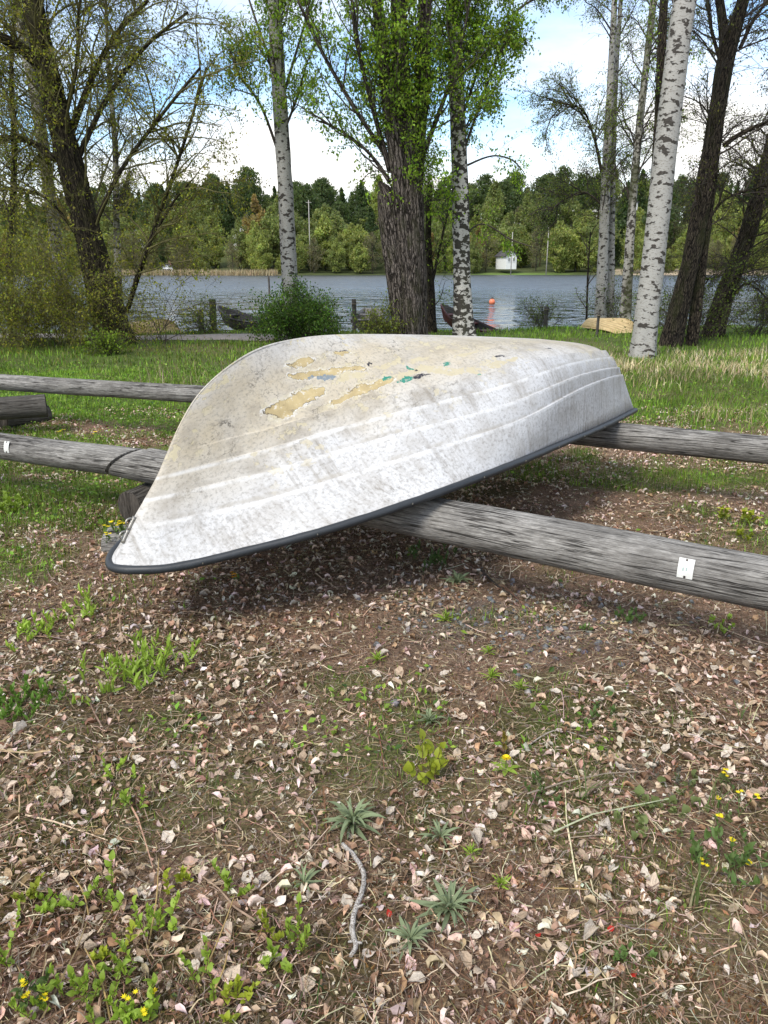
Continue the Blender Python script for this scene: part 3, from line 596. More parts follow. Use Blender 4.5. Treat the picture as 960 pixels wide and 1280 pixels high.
plate((24, 553), (fl0, fl1, unit(np.cross(unit(fl1-fl0), [0, 0, 1.])), np.cross(unit(np.cross(unit(fl1-fl0), [0, 0, 1.])), unit(fl1-fl0)), 0.092, .096), .045, .085, .12, 'number_plate', 'bent white metal tag wrapped over the front left log rail', [], .9)
# ------------------------------------------------------------------ trees
GREENS = [(.15, .25, .024), (.20, .31, .03), (.11, .19, .02), (.24, .34, .04)]
OLIVES = [(.20, .215, .026), (.16, .18, .024), (.25, .245, .034), (.11, .135, .022)]
def px_path(pts, y, ztop=9.5):
    """trunk line: picture points (u, v, width in picture points) on a tree standing at depth y -> x, y, z, radius; carried on above the frame"""
    P = []
    for u, v, w in pts:
        p = aty(u, v, y); P.append([*p, pxm(w, y, v)/2])
    P = np.array(P)
    z0 = float(gz(P[0, 0], y)); d = P[1]-P[0]
    if P[0, 2] > z0-.15: P = np.concatenate([[P[0]-d*((P[0, 2]-z0+.25)/d[2])], P]); P[0, 3] = P[1, 3]*1.12
    d = P[-1]-P[-2]
    if d[2] > .2 and P[-1, 2] < ztop:
        k = (ztop-P[-1, 2])/d[2]; e = P[-1]+d*k; e[3] = P[-1, 3]*.42; m = P[-1]+d*k*.5; m[3] = P[-1, 3]*.72; P = np.concatenate([P, [m, e]])
    return P
def trunk_mesh(acc, P, n=70, sides=22, flare=.35, rough=.06, ridges=0, seed=0):
    Q = resample(P, n); base = Q[:, 2]-Q[0, 2]; R = np.maximum(Q[:, 3], .004)*(1+flare*np.exp(-base/.35))
    def disp(th, L, r):
        d = 1+rough*2*(vnoise(th*1.0+L*0, L*1.2+th*0, .5, seed+70)-.5)*np.minimum(1, np.minimum(th, 2*PI-th)/.5)+rough*np.sin(3*th+L*.9+seed)
        if ridges: d = d+.055*np.abs(np.sin(th*ridges/2+1.3*np.sin(L*1.3+seed)+.7*np.sin(L*3.1)))**.6*1.2
        if flare: d = d+.16*np.exp(-L/.5)*np.sin(5*th+seed)
        return d
    V, q, t, tc = tubes(Q[None, :, :3], R[None], sides, cap=True, disp=disp); tc[:, 2] += seed*1.7; acc.add(V, q, t, tc=tc); return Q
def limb(acc, pts, y, dy=0, n=24, sides=10):
    P = np.array([[*aty(u, v, y+dy*i/(len(pts)-1)), pxm(w, y, v)/2] for i, (u, v, w) in enumerate(pts)]); Q = resample(P, n)
    V, q, t, tc = tubes(Q[None, :, :3], np.maximum(Q[None, :, 3], .004), sides, cap=True); acc.add(V, q, t, tc=tc); return Q
def leafage(acc, P, n, size, cols, spread=.05, tpl=LEAF2, tmin=.15):
    N, k, _ = P.shape; i = rng.integers(0, N, n); t = rng.uniform(tmin, 1, n)*(k-1.001); a = t.astype(int); f = (t-a)[:, None]
    p = P[i, a]*(1-f)+P[i, a+1]*f+rng.normal(0, spread, (n, 3))
    # clumps of lighter and darker leaves follow the shoot they sit on
    tint = rng.normal(1, .22, N)[i][:, None]; c = palette(n, cols, .15)*np.clip(tint, .5, 1.6)
    s = rng.uniform(.65, 1.25, n)*size; scatter(acc, tpl, p, rotmats(n), s, c)
def to_local(acc, loc):
    for v in acc.v: v -= loc
def tree(name, label, cat, y, trunks, bark, limbs=(), boughs=None, twigs=None, leaves=None, trunk_kw={}, ztop=9.5, twigmat=None, group=None, extra_paths=None):
    """trunks / limbs: picture lines; boughs: (n, tmin, tmax, len, ang0, ang1, droop); twigs: list of levels (n, len, ang0, ang1, droop); leaves: (n, size, colours)"""
    tr = Acc(); lines = []
    for j, tp in enumerate(trunks):
        kw = dict(trunk_kw); kw['seed'] = len(name)+j*3+int(y*7) % 11; lines.append(trunk_mesh(tr, px_path(tp[1:] if isinstance(tp[0], (int, float)) else tp, tp[0] if isinstance(tp[0], (int, float)) else y, ztop), **kw))
    base = lines[0][0, :3].copy(); base[2] = float(gz(base[0], base[1]))
    t = thing(name, label, cat, base, 0, group); to_local(tr, base); tr.obj('trunk', bark, t)
    la = Acc(); lp = []
    for l in limbs: lp.append(limb(la, l[1], y, l[0]))
    br = Acc(); all_p = []; srcs = [Q[:, :3] for Q in lines]+[Q[:, :3] for Q in lp]
    for b in (boughs or []):
        src = np.array([resample(s, 40) for s in (srcs if b[7] is None else [srcs[i] for i in b[7]])])
        n, t0, t1, L, a0, a1, dr, _ = b; S, D, tt, _i = offshoots(src, n, t0, t1, a0, a1, (0, 0, .15)); Ls = L*rng.uniform(.55, 1.15, n)
        P = grow(S, D, Ls, 9, dr, .13, .06); r0 = .010+.016*Ls/2; R = r0[:, None]*np.linspace(1, .3, 9)[None]; V, q, _t, tc = tubes(P, R, 6); br.add(V, q, tc=tc); all_p.append(P)
    for Q in lp: all_p.append(resample(Q[:, :3], 9)[None])
    if extra_paths is not None: all_p.append(extra_paths)
    fol = Acc(); cur = np.concatenate(all_p) if all_p else np.array([resample(s, 9) for s in srcs])
    for (n, L, a0, a1, dr, r) in (twigs or []):
        S, D, tt, _i = offshoots(cur, n, .12, 1, a0, a1, (0, 0, .1)); Ls = L*rng.uniform(.4, 1.2, n)*(1.1-.5*tt); P = grow(S, D, Ls, 3 if n > 850 else 5, dr*1.2, .17, .03); R = r*rng.uniform(.6, 1.2, n)[:, None]*np.linspace(1, .45, P.shape[1])[None]
        V, q, _t, tc = tubes(P, R, 3); br.add(V, q, tc=tc); cur = P if n > len(cur) else np.concatenate([P, P])
    for (n, size, cols) in (leaves or []): leafage(fol, cur, n, size, cols)
    if la.n: to_local(la, base); la.obj('limbs', TWIG if 'birch' in name else bark, t)
    if br.n: to_local(br, base); br.obj('twigs', twigmat or TWIG, t)
    if fol.n: to_local(fol, base); fol.obj('crown', LEAFM, t, False)
    return t
ALL = None
# big pollard willow in the middle
tree('willow_tree', 'huge old willow with furrowed trunk and broken stub behind the middle of the white boat', 'tree', 17.0,
     [[(517, 425, 33), (515, 360, 34), (513, 300, 34), (511, 250, 34), (507, 200, 30), (503, 130, 24), (500, 60, 20), (498, 0, 18)],
      [(507, 425, 24), (499, 360, 27), (491, 300, 26), (485, 258, 24), (481, 240, 18), (477, 232, 10), (474, 227, 3)],
      [16.8, (503, 280, 14), (496, 200, 18), (487, 130, 18), (478, 60, 15), (472, 0, 13)], [17.2, (519, 260, 16), (522, 180, 19), (528, 90, 18), (531, 0, 16)]], BARK_WILLOW,
     limbs=[(.2, [(497, 245, 7), (500, 222, 8), (506, 195, 6), (508, 160, 4)]), (-1, [(488, 215, 8), (470, 150, 6), (452, 80, 5), (440, 0, 4)]), (-.6, [(486, 200, 6), (440, 130, 5), (400, 60, 4), (372, 0, 3)]), (.5, [(530, 190, 7), (560, 110, 5), (580, 40, 4), (590, -20, 3)]), (.3, [(488, 228, 6), (460, 190, 4), (420, 160, 3), (395, 150, 2)])],
     boughs=[(110, .36, .98, 1.7, 15, 55, -.12, [0, 2, 3]), (34, .1, .9, 1.2, 20, 50, 0, [4, 5, 6, 7, 8]), (60, .28, .62, .75, 35, 85, .25, [0, 2, 3])], twigs=[(1100, .8, 20, 60, .05, .006), (3600, .42, 20, 70, .25, .004)],
     leaves=[(30000, .068, GREENS)], trunk_kw=dict(sides=60, n=110, ridges=17, flare=.10, rough=.05))
# leaning old willow, left
tree('willow_tree', 'old dark willow leaning left with long bare weeping twigs, at far left by the water', 'tree', 17.0,
     [[(142, 422, 44), (120, 335, 34), (96, 235, 30), (73, 142, 27), (52, 55, 25), (40, 0, 23)]], BARK_LEFT,
     limbs=[(-.5, [(62, 96, 17), (42, 74, 15), (20, 56, 13), (-20, 38, 11)]), (.3, [(70, 200, 9), (40, 178, 8), (10, 172, 7), (-30, 176, 6)]), (.8, [(84, 180, 9), (110, 110, 8), (140, 50, 6), (185, 0, 5)]), (.5, [(90, 215, 8), (130, 130, 6), (180, 60, 5), (235, 15, 3)]),
            (-.6, [(110, 300, 7), (150, 215, 5), (205, 140, 4), (250, 85, 3)]), (.2, [(160, 385, 6), (188, 300, 5), (228, 185, 4), (258, 85, 3)]), (-.4, [(158, 390, 5), (180, 320, 4), (215, 255, 3), (240, 225, 2)]), (.4, [(78, 160, 7), (96, 80, 5), (98, 20, 4), (104, -20, 3)]), (.1, [(108, 310, 5), (60, 250, 4), (20, 235, 3), (-20, 240, 3)])],
     boughs=[(70, .2, .95, 2.2, 30, 75, .22, [0]), (150, .15, .98, 1.6, 25, 65, .22, [1, 2, 3, 4, 5, 6, 7, 8, 9])], twigs=[(1700, .95, 20, 65, .4, .007), (4600, .6, 15, 60, .8, .0045)],
     leaves=[(26000, .056, OLIVES)], trunk_kw=dict(sides=40, n=90, ridges=11, flare=.15, rough=.08), twigmat=TWIG_OLIVE)
tree('birch_tree', 'slim grey birch stem standing behind the dark leaning willow at far left', 'tree', 19.5, [[(84, 405, 17), (66, 270, 15), (46, 130, 14), (30, 50, 12), (20, 0, 11)]], BIRCH_GREY, boughs=[(24, .35, .95, 1.7, 25, 60, .3, None)], twigs=[(600, .9, 20, 60, .6, .006)], leaves=[(4000, .052, OLIVES)])
tree('birch_tree', 'very thin dark birch stem between the left willow and the lake', 'tree', 21, [[(150, 400, 8), (146, 300, 8), (144, 180, 7), (136, 90, 5), (132, 0, 4)]], BIRCH_DARK, boughs=[(34, .25, .95, 1.5, 30, 65, .2, None)], twigs=[(900, .8, 20, 60, .6, .006), (2400, .4, 20, 60, .6, .0045)], leaves=[(6000, .05, OLIVES)])
tree('young_tree', 'thin dark sapling at the left edge of the picture with olive spring leaves', 'tree', 18, [[(16, 420, 9), (12, 330, 8), (18, 200, 7), (14, 80, 5), (20, 0, 4)]], BARK_ALDER, boughs=[(30, .2, .95, 1.3, 35, 70, .15, None)], twigs=[(700, .7, 20, 60, .5, .006), (1800, .4, 20, 60, .5, .0045)], leaves=[(7000, .052, OLIVES)])
# birches
tree('birch_tree', 'straight birch with white lower trunk, rising behind the dense green bush left of the willow', 'tree', 18.5, [[(366, 415, 20), (362, 340, 20), (357, 250, 19), (351, 150, 18), (346, 60, 17), (343, 0, 16)]], BIRCH,
     limbs=[(-.5, [(348, 190, 4), (325, 130, 3), (300, 95, 3), (286, 60, 2)]), (.4, [(352, 150, 4), (335, 70, 3), (318, 20, 3), (305, -20, 2)]), (.5, [(354, 120, 4), (375, 50, 3), (392, 0, 3), (410, -30, 2)]), (-.3, [(353, 170, 3), (372, 120, 3), (385, 75, 2), (398, 50, 2)])],
     boughs=[(40, .55, .98, 1.35, 25, 65, .05, [0]), (16, .2, .95, .8, 20, 50, .1, [1, 2, 3, 4])], twigs=[(900, .6, 20, 65, .4, .0045), (2200, .3, 20, 60, .5, .0035)], leaves=[(14000, .066, GREENS)])
tree('birch_tree', 'blotched dark and white birch just right of the big willow, before the red boat', 'tree', 18.0, [[(580, 425, 27), (577, 350, 22), (576, 270, 21), (574, 190, 20), (570, 90, 19), (567, 0, 18)]], mat_birch('blotched_birch_bark', (.62, .59, .54), .47, .25),
     limbs=[(-.4, [(576, 200, 4), (600, 130, 3), (622, 70, 3), (640, 20, 2)]), (.5, [(573, 160, 4), (610, 60, 3), (650, 10, 3), (690, -10, 2)]), (-.2, [(574, 300, 3), (602, 280, 2), (640, 300, 2), (670, 310, 1)]), (-.2, [(576, 210, 3), (615, 195, 2), (640, 200, 2), (655, 215, 1)])],
     boughs=[(56, .45, .98, 1.5, 25, 70, .05, [0]), (18, .2, .95, .8, 20, 50, .1, [1, 2])], twigs=[(1100, .65, 20, 65, .4, .0045), (2800, .34, 20, 60, .5, .0035)], leaves=[(24000, .068, GREENS)])
tree('birch_tree', 'largest white birch with black diamond marks, leaning right behind the stern of the white boat', 'tree', 14.5, [[(804, 441, 31), (810, 385, 29), (819, 310, 28), (829, 215, 28), (840, 115, 28), (850, 40, 28), (856, 0, 28)]], BIRCH,
     limbs=[(.6, [(851, 30, 5), (835, -20, 4), (820, -60, 3), (800, -90, 3)])], boughs=[(26, .72, .98, 1.5, 25, 65, .25, [0])], twigs=[(500, .8, 20, 60, .6, .005)], leaves=[(6000, .058, GREENS)], trunk_kw=dict(sides=30, n=110, flare=.10, rough=.03))
tree('birch_tree', 'tall slender pair of grey-white birch stems beside the tan upturned boat', 'tree', 23.5, [[(750, 412, 15), (753, 330, 13), (757, 230, 11), (762, 130, 9), (766, 50, 8), (768, 0, 7)], [24, (762, 408, 11), (764, 320, 9), (766, 220, 7), (769, 110, 6), (776, 0, 5)]], BIRCH,
     limbs=[(-.6, [(752, 215, 4), (742, 170, 3), (728, 138, 2), (700, 128, 2)]), (.4, [(757, 260, 3), (730, 240, 2), (705, 250, 2), (690, 262, 1)])], boughs=[(60, .32, .97, 1.5, 30, 65, .18, None)], twigs=[(1100, .75, 20, 60, .45, .005), (3200, .40, 15, 50, .5, .004)], leaves=[(11000, .052, [(.13, .17, .03), (.17, .21, .035), (.09, .12, .025)])])
tree('birch_tree', 'slender dark-stemmed birch between the pale pair and the largest white birch', 'tree', 21.5, [[(780, 415, 15), (785, 340, 12), (792, 240, 10), (800, 150, 9), (810, 60, 8), (817, 0, 8)]], BIRCH_DARK, boughs=[(34, .3, .97, 1.5, 30, 70, .3, None)], twigs=[(800, .8, 20, 60, .6, .006), (2000, .4, 15, 50, .6, .0045)], leaves=[(7000, .054, [(.13, .18, .03), (.18, .24, .035)])])
tree('alder_tree', 'dark thin straight trunk rising behind the largest white birch', 'tree', 20, [[(806, 420, 13), (814, 300, 12), (822, 170, 11), (826, 80, 11), (830, 0, 10)]], BARK_ALDER, boughs=[(14, .5, .97, 1.2, 30, 65, .1, None)], twigs=[(160, .6, 20, 60, .4, .0045)], leaves=[(900, .055, GREENS)])
tree('alder_tree', 'thick dark alder leaning right and forking high up, right of the largest white birch', 'tree', 16.5, [[(838, 430, 27), (852, 370, 23), (868, 300, 22), (886, 200, 20), (900, 120, 20), (909, 72, 21), (922, 25, 16), (932, -10, 14)], [16.6, (902, 110, 14), (906, 75, 15), (903, 30, 11), (899, 0, 10)]], BARK_ALDER,
     limbs=[(-.3, [(904, 183, 6), (918, 172, 6), (945, 158, 5), (985, 148, 4)]), (.3, [(864, 325, 4), (900, 255, 3), (945, 235, 3), (990, 225, 2)]), (.2, [(906, 95, 6), (890, 40, 4), (884, 0, 4), (880, -30, 3)]), (.4, [(925, 60, 5), (945, 20, 4), (970, -10, 3)])],
     boughs=[(34, .25, .95, 1.7, 30, 75, .15, [0]), (50, .15, .95, 1.0, 25, 60, .1, [1, 2, 3, 4, 5])], twigs=[(1100, .75, 20, 60, .3, .0065), (3000, .42, 20, 60, .3, .0045)], leaves=[(7000, .046, [(.09, .09, .025), (.13, .15, .03)])], trunk_kw=dict(sides=28, n=90, flare=.15, rough=.08))
tree('alder_tree', 'dark leaning alder at the right edge of the picture by the water', 'tree', 18.5, [[(892, 420, 26), (905, 372, 22), (928, 315, 21), (950, 240, 20), (970, 170, 21), (985, 110, 19)]], BARK_ALDER, limbs=[(.2, [(945, 290, 4), (925, 330, 3), (900, 345, 2), (880, 350, 2)]), (-.3, [(900, 395, 4), (930, 355, 3), (945, 360, 2), (965, 380, 2)])],
     boughs=[(40, .15, .9, 1.5, 40, 85, .15, [0]), (14, .2, .95, .8, 25, 60, .1, [1, 2])], twigs=[(900, .75, 20, 65, .2, .0065), (2400, .42, 20, 60, .2, .0045)], leaves=[(6000, .048, [(.09, .09, .025), (.13, .16, .03)])], trunk_kw=dict(sides=28, n=70, flare=.15, rough=.08))
tree('young_tree', 'thin brown-stemmed tree in the gap between the big willow and the blotched birch', 'tree', 19.5, [[(539, 420, 13), (538, 360, 10), (535, 300, 8), (537, 230, 6)]], BARK_ALDER, limbs=[(.2, [(541, 350, 4), (552, 300, 3), (560, 268, 3), (575, 255, 2)])], boughs=[(16, .2, .95, .9, 35, 70, .1, None)], twigs=[(200, .6, 20, 60, .5, .004), (420, .35, 20, 60, .8, .003)], leaves=[(1500, .055, GREENS)], ztop=0)
tree('young_tree', 'bare thin sapling between the buoy and the tan upturned boat', 'tree', 24, [[(733, 405, 2.6), (735, 340, 2.2), (738, 290, 1.4)]], BARK_ALDER, boughs=[(7, .2, .95, .9, 40, 75, 0, None)], twigs=[(60, .4, 20, 60, .2, .004)], leaves=[(120, .045, GREENS)], ztop=0)

# shrubs
def shrub(name, label, u, v, y, w, h, n, L2, leaves, cols, twigmat=TWIG, droop=.1, size=.05, upright=.5, levels=(300, 900), r=.007, group=None):
    """stems from one root crown; w, h in metres"""
    p = aty(u, v, y); p[2] = float(gz(p[0], p[1])); t = thing(name, label, 'shrub', p, 0, group)
    S = np.stack([rng.normal(0, w*.12, n), rng.normal(0, w*.12, n), np.zeros(n)], -1); D = np.stack([rng.normal(0, 1-upright, n), rng.normal(0, 1-upright, n), np.ones(n)*.8], -1)
    a = math.hypot; P = grow(S, D, rng.uniform(.55, 1.05, n)*math.hypot(h, w*.35), 8, droop, .10); br = Acc(); V, q, _, tc = tubes(P, np.full((n, 1), r)*np.linspace(1.2, .35, 8)[None], 4); br.add(V, q, tc=tc); cur = P
    for k, m_ in enumerate(levels):
        S, D, tt, _ = offshoots(cur, m_, .2, 1, 20, 65, (0, 0, .15)); P = grow(S, D, L2*(.6 if k else 1)*rng.uniform(.4, 1.1, m_), 3, droop*2.5, .15, .02); V, q, _, tc = tubes(P, np.full((m_, 1), r*.45/(k+1))*np.linspace(1, .5, 3)[None], 3); br.add(V, q, tc=tc); cur = P
    br.obj('stems', twigmat, t); f = Acc(); leafage(f, cur, leaves, size, cols); f.obj('foliage', LEAFM, t, False); return t
DEEP = [(.045, .10, .014), (.065, .135, .018), (.03, .065, .012), (.10, .17, .025)]
shrub('leafy_bush', 'dense dark green bush behind the boat at the foot of the left birch', 384, 420, 17.6, 1.9, 1.0, 60, .45, 15000, DEEP, upright=.35, size=.055, levels=(500, 1500))
shrub('leafy_bush', 'narrow olive green shrub pressed against the left side of the big willow trunk', 487, 420, 16.9, .55, .85, 26, .3, 2600, [(.12, .15, .02), (.09, .12, .018), (.16, .18, .03)], upright=.55)
shrub('leafy_bush', 'small twiggy green shrub by the water in front of the buoy', 676, 414, 22.6, .8, 1.0, 16, .4, 900, [(.12, .17, .025), (.08, .12, .02)], upright=.5)
shrub('leafy_bush', 'low bright yellow-green bush at the foot of the leaning left willow', 138, 446, 14.8, .6, .36, 26, .22, 1400, [(.17, .24, .025), (.13, .20, .02)], upright=.3)
shrub('leafy_bush', 'tall olive shrub filling the left edge below the leaning willow', 22, 430, 16.2, 2.4, 3.2, 60, .9, 17000, OLIVES, TWIG_OLIVE, .25, .055, .45, (1200, 3200))
shrub('leafy_bush', 'olive twiggy shrub in front of the base of the leaning left willow', 92, 425, 16.6, 1.8, 2.6, 40, .7, 8500, OLIVES, TWIG_OLIVE, .3, .05, .5, (900, 2400))
shrub('leafy_bush', 'thin arching twigs with few leaves right of the leaning left willow', 195, 418, 17.2, 1.6, 2.4, 13, .8, 800, OLIVES, TWIG, .35, .05, .35, (110, 260))
shrub('leafy_bush', 'sparse shrub with small fresh leaves between the two dark alders at right', 866, 420, 17.8, 1.4, 1.9, 34, .6, 3500, [(.10, .14, .022), (.07, .10, .018)], TWIG, .15, .05, .4, (500, 1200))
shrub('leafy_bush', 'twiggy shrub at the right edge behind the rightmost alder', 946, 424, 18.8, 1.4, 1.6, 34, .5, 3200, [(.10, .14, .022), (.07, .10, .018)], TWIG, .15, .045, .4, (260, 600))
shrub('leafy_bush', 'loose leafy shrub behind the dark birch stem by the tan boat', 776, 415, 23.2, 1.3, 1.9, 22, .5, 1500, [(.10, .15, .022), (.07, .10, .018)], TWIG, .15, .05, .45, (240, 500))
shrub('leafy_bush', 'thin shrub of green shoots by the shore posts at left', 262, 420, 19.6, 1.6, .55, 20, .35, 900, [(.10, .15, .022), (.13, .18, .025)], TWIG, .1, .05, .45, (200, 400))
# ------------------------------------------------------------------ far shore: wood, houses, poles
def blobs(acc, centers, radii, n, size, cols):
    i = rng.integers(0, len(centers), n); d = unit(rng.normal(0, 1, (n, 3))); rr = rng.uniform(.35, 1.05, n)[:, None]**.6
    p = centers[i]+d*radii[i]*rr; tint = rng.normal(1, .15, len(centers))[i][:, None]
    scatter(acc, LEAF2, p, rotmats(n), rng.uniform(.6, 1.3, n)*size, palette(n, cols, .16)*np.clip(tint, .5, 1.5))
def far_broadleaf(cols, h=14, w=6, n=4200, pw=.75, bare=False, name='far_broadleaf'):
    a = Acc(); m = 54; z = rng.uniform(.12, 1.0, m); r = w/2*(np.sin(PI*np.clip(z, .02, .985)**pw)**.7)*rng.uniform(.75, 1.15, m); th = rng.uniform(0, 2*PI, m); k = rng.uniform(.25, .95, m)
    C_ = np.stack([np.cos(th)*r*k, np.sin(th)*r*k, z*h], -1); R = np.stack([r*.36, r*.36, np.full(m, h*.055)], -1)*rng.uniform(.7, 1.3, (m, 1))+.2
    blobs(a, C_, R, n, .56 if not bare else .36, cols)
    b = Acc(); P = np.array([[[0, 0, -.5], [.1, 0, h*.4], [0, .1, h*.9]]]); V, q, _, tc = tubes(P, np.array([[.20, .13, .04]]), 6); b.add(V, q, tc=tc, col=np.array([.10, .09, .075]))
    S, D, _, _ = offshoots(P, 26, .2, .95, 25, 55, (0, 0, .4)); Pb = grow(S, D, rng.uniform(.5, 1, 26)*w*.55, 4, 0, .1, .1); V, q, _, tc = tubes(Pb, np.full((26, 1), .05)*np.linspace(1, .4, 4)[None], 3); b.add(V, q, tc=tc, col=np.array([.10, .09, .075]))
    v = a; n0 = a.n; v.add(np.concatenate(b.v), np.concatenate(b.q[:1]+b.q[1:]), col=np.concatenate(b.a['col'])); return v.mesh(name, LEAFM, False)
def far_conifer(h=17, w=5, n=2600, pine=False, cols=((.06, .095, .036), (.08, .12, .045), (.045, .074, .028)), name='far_conifer'):
    a = Acc(); m = 40; z = np.linspace(.10 if not pine else .5, .985, m)+rng.normal(0, .01, m); r = (w/2*(1.02-z)**.85 if not pine else w/2*np.sqrt(np.clip(1-((z-.74)/.27)**2, .05, 1)))*rng.uniform(.7, 1.15, m); th = rng.uniform(0, 2*PI, m); k = rng.uniform(.2, .55, m)
    C_ = np.stack([np.cos(th)*r*k, np.sin(th)*r*k, z*h], -1); R = np.stack([r*.7, r*.7, np.full(m, h*.03)], -1)+.12; blobs(a, C_, R, n, .62, cols)
    P = np.array([[[0, 0, -.5], [0, 0, h*.5], [0, 0, h*.97]]]); V, q, _, tc = tubes(P, np.array([[.22, .15, .03]]), 6); a.add(V, q, col=np.array([.11, .075, .05])); return a.mesh(name, LEAFM, False)
FRESH = [(.26, .30, .095), (.22, .265, .085), (.30, .325, .10)]; MIDG = [(.20, .235, .088), (.225, .255, .092), (.17, .205, .075)]; GREYB = [(.18, .165, .105), (.20, .18, .11), (.155, .15, .09)]; RUSTY = [(.24, .185, .075), (.21, .17, .07), (.27, .20, .08)]  # far crowns, conifers as well, coloured paler to stand in for haze
KIND = {
 'fresh': ([far_broadleaf(FRESH, 13, 6.5, pw=1.2), far_broadleaf(FRESH, 15, 7.5, pw=.75), far_broadleaf(FRESH, 11, 8, pw=1.5), far_broadleaf(FRESH, 9, 6, pw=1.0)], 'birch_tree', 'fresh yellow-green leafy tree in the wood across the lake'),
 'mid': ([far_broadleaf(MIDG, 14, 8, pw=1.3), far_broadleaf(MIDG, 12, 8.5, pw=1.6), far_broadleaf(MIDG, 16, 7.5, pw=.9), far_broadleaf(MIDG, 10, 8, pw=1.2)], 'broadleaf_tree', 'mid green leafy tree in the wood across the lake'),
 'grey': ([far_broadleaf(GREYB, 11, 7, 2400, 1.4, True), far_broadleaf(GREYB, 13, 7, 2400, 1.2, True)], 'bare_tree', 'grey-brown nearly bare tree in the wood across the lake'),
 'rusty': ([far_broadleaf(RUSTY, 14, 6.5)], 'aspen_tree', 'rust-tinted budding tree in the wood across the lake'),
 'spruce': ([far_conifer(13, 6.2), far_conifer(15, 6.5), far_conifer(12, 6)], 'spruce_tree', 'dark pointed spruce in the wood across the lake'),
 'pine': ([far_conifer(15, 7.5, 2200, True, ((.08, .115, .045), (.10, .135, .05), (.06, .09, .034)))], 'pine_tree', 'dark round-topped pine on the hill across the lake')}
shore = lambda x: float(176+7*smooth(-40, 60, x)+3*np.sin(x*.07))
CLEAR = [(30.5, 5, 16), (-37.5, 2.2, 40), (-68, 2.6, 40)]       # (x, half width, depth) kept open in front of the houses
def plant(kind, x, y, s=1.0):
    ms, nm, lb = KIND[kind]; o = link(nm, ms[rng.integers(len(ms))], None, (x, y, float(far_z(x, y))-.2), (0, 0, rng.uniform(0, 6.28))); k = s*rng.uniform(.72, 1.18); o.scale = (k*rng.uniform(.9, 1.15), k*rng.uniform(.9, 1.15), k); tag(o, lb, 'tree', lb.replace(' tree', ' trees').replace('spruce in', 'spruces in').replace('pine on', 'pines on'))
def clear(x, d): return any(abs(x-c) < w and d < dd for c, w, dd in CLEAR)
for row, (d0, step, s, pk) in enumerate([(5, 3.4, .62, (.42, .2, .33, .03, .02, 0)), (11, 3.9, .8, (.36, .32, .2, .05, .07, 0)), (20, 4.4, .95, (.26, .34, .1, .05, .2, .05)), (34, 5.2, 1.0, (.24, .27, .07, .03, .3, .17)), (48, 4.8, 1.0, (.12, .25, .03, .02, .3, .28)), (62, 4.8, 1.0, (.08, .2, .02, 0, .34, .36)), (76, 4.8, 1.0, (.06, .18, 0, 0, .34, .42)), (90, 4.6, .95, (.05, .2, 0, 0, .3, .45)), (100, 4.4, .9, (.05, .2, 0, 0, .3, .45))]):
    half = .72*(shore(0)+d0)+6
    for x in np.arange(-half, half, step*1.0 if row < 5 else step):
        xx = x+rng.normal(0, 1.0); d = d0+rng.normal(0, 2.0 if row > 1 else 1.0)
        if clear(xx, d) and row < 4: continue
        if row < 2 and xx > 44 and rng.random() < .35: continue
        plant(rng.choice(list(KIND), p=np.array(pk)/sum(pk)), xx, shore(xx)+max(d, 3), s)
for u, k, y, s in ((322, 'rusty', 192, .95), (308, 'rusty', 197, .9), (388, 'spruce', 186, .62), (698, 'fresh', 188, .95), (720, 'fresh', 190, 1.05), (745, 'fresh', 187, .9), (820, 'fresh', 189, .8)):
    plant(k, float(aty(u, 320, y)[0]), y, s)

WHITEW = plain('white_house_wall', (.72, .72, .70), .6, var=.05); ROOFM = plain('dark_roof', (.06, .055, .055), .7); GLASS = plain('window_glass', (.03, .04, .05), .1); POLEM = plain('grey_pole', (.36, .34, .31), .7)
def house(name, label, u, y, w, dpt, h, roofh, rz, wins, dz=0, wall=None):
    x = float(aty(u, 320, y)[0]); t = thing(name, label, 'house', (x, y, float(far_z(x, y))-.1+dz), rz); wall = wall or WHITEW
    a = Acc().box((0, 0, h/2), (w, dpt, h)); v = np.array([[-w/2, -dpt/2, h], [w/2, -dpt/2, h], [0, -dpt/2, h+roofh], [-w/2, dpt/2, h], [w/2, dpt/2, h], [0, dpt/2, h+roofh]]); a.add(v, t=[[0, 1, 2], [3, 5, 4]]); a.obj('wall', wall, t, False)
    r = Acc(); e = .35
    for sg in (-1, 1):
        o = np.array([sg*(w/2+e), -dpt/2-e, h-e*roofh/(w/2)]); p = np.array([0, -dpt/2-e, h+roofh]); L = np.array([0, dpt+2*e, 0]); up = np.array([0, 0, .16]); r.add([o, p, p+L, o+L, o+up, p+up, p+L+up, o+L+up], q=[[0, 1, 2, 3], [7, 6, 5, 4], [0, 4, 5, 1], [3, 2, 6, 7], [0, 3, 7, 4]])
    rf = r.obj('roof', ROOFM, t, False); Acc().box((w*.18, 0, h+roofh+.1), (.5, .5, 1.1)).obj('chimney', plain('chimney_brick', (.2, .1, .08), .8), rf, False)
    for (wx, wz, ww, wh) in wins:
        f = Acc().box((wx, -dpt/2-.03, wz), (ww, .06, wh)).obj('window', GLASS, t, False)
        b = Acc(); 
        for c, s_ in (((wx, -dpt/2-.07, wz), (.07, .05, wh)), ((wx-ww/2, -dpt/2-.07, wz), (.1, .05, wh+.1)), ((wx+ww/2, -dpt/2-.07, wz), (.1, .05, wh+.1)), ((wx, -dpt/2-.075, wz+wh/2), (ww+.1, .05, .1)), ((wx, -dpt/2-.075, wz-wh/2), (ww+.1, .05, .1))): b.box(c, s_)
        b.obj('window_frame', WHITEW, f, False)
    return t
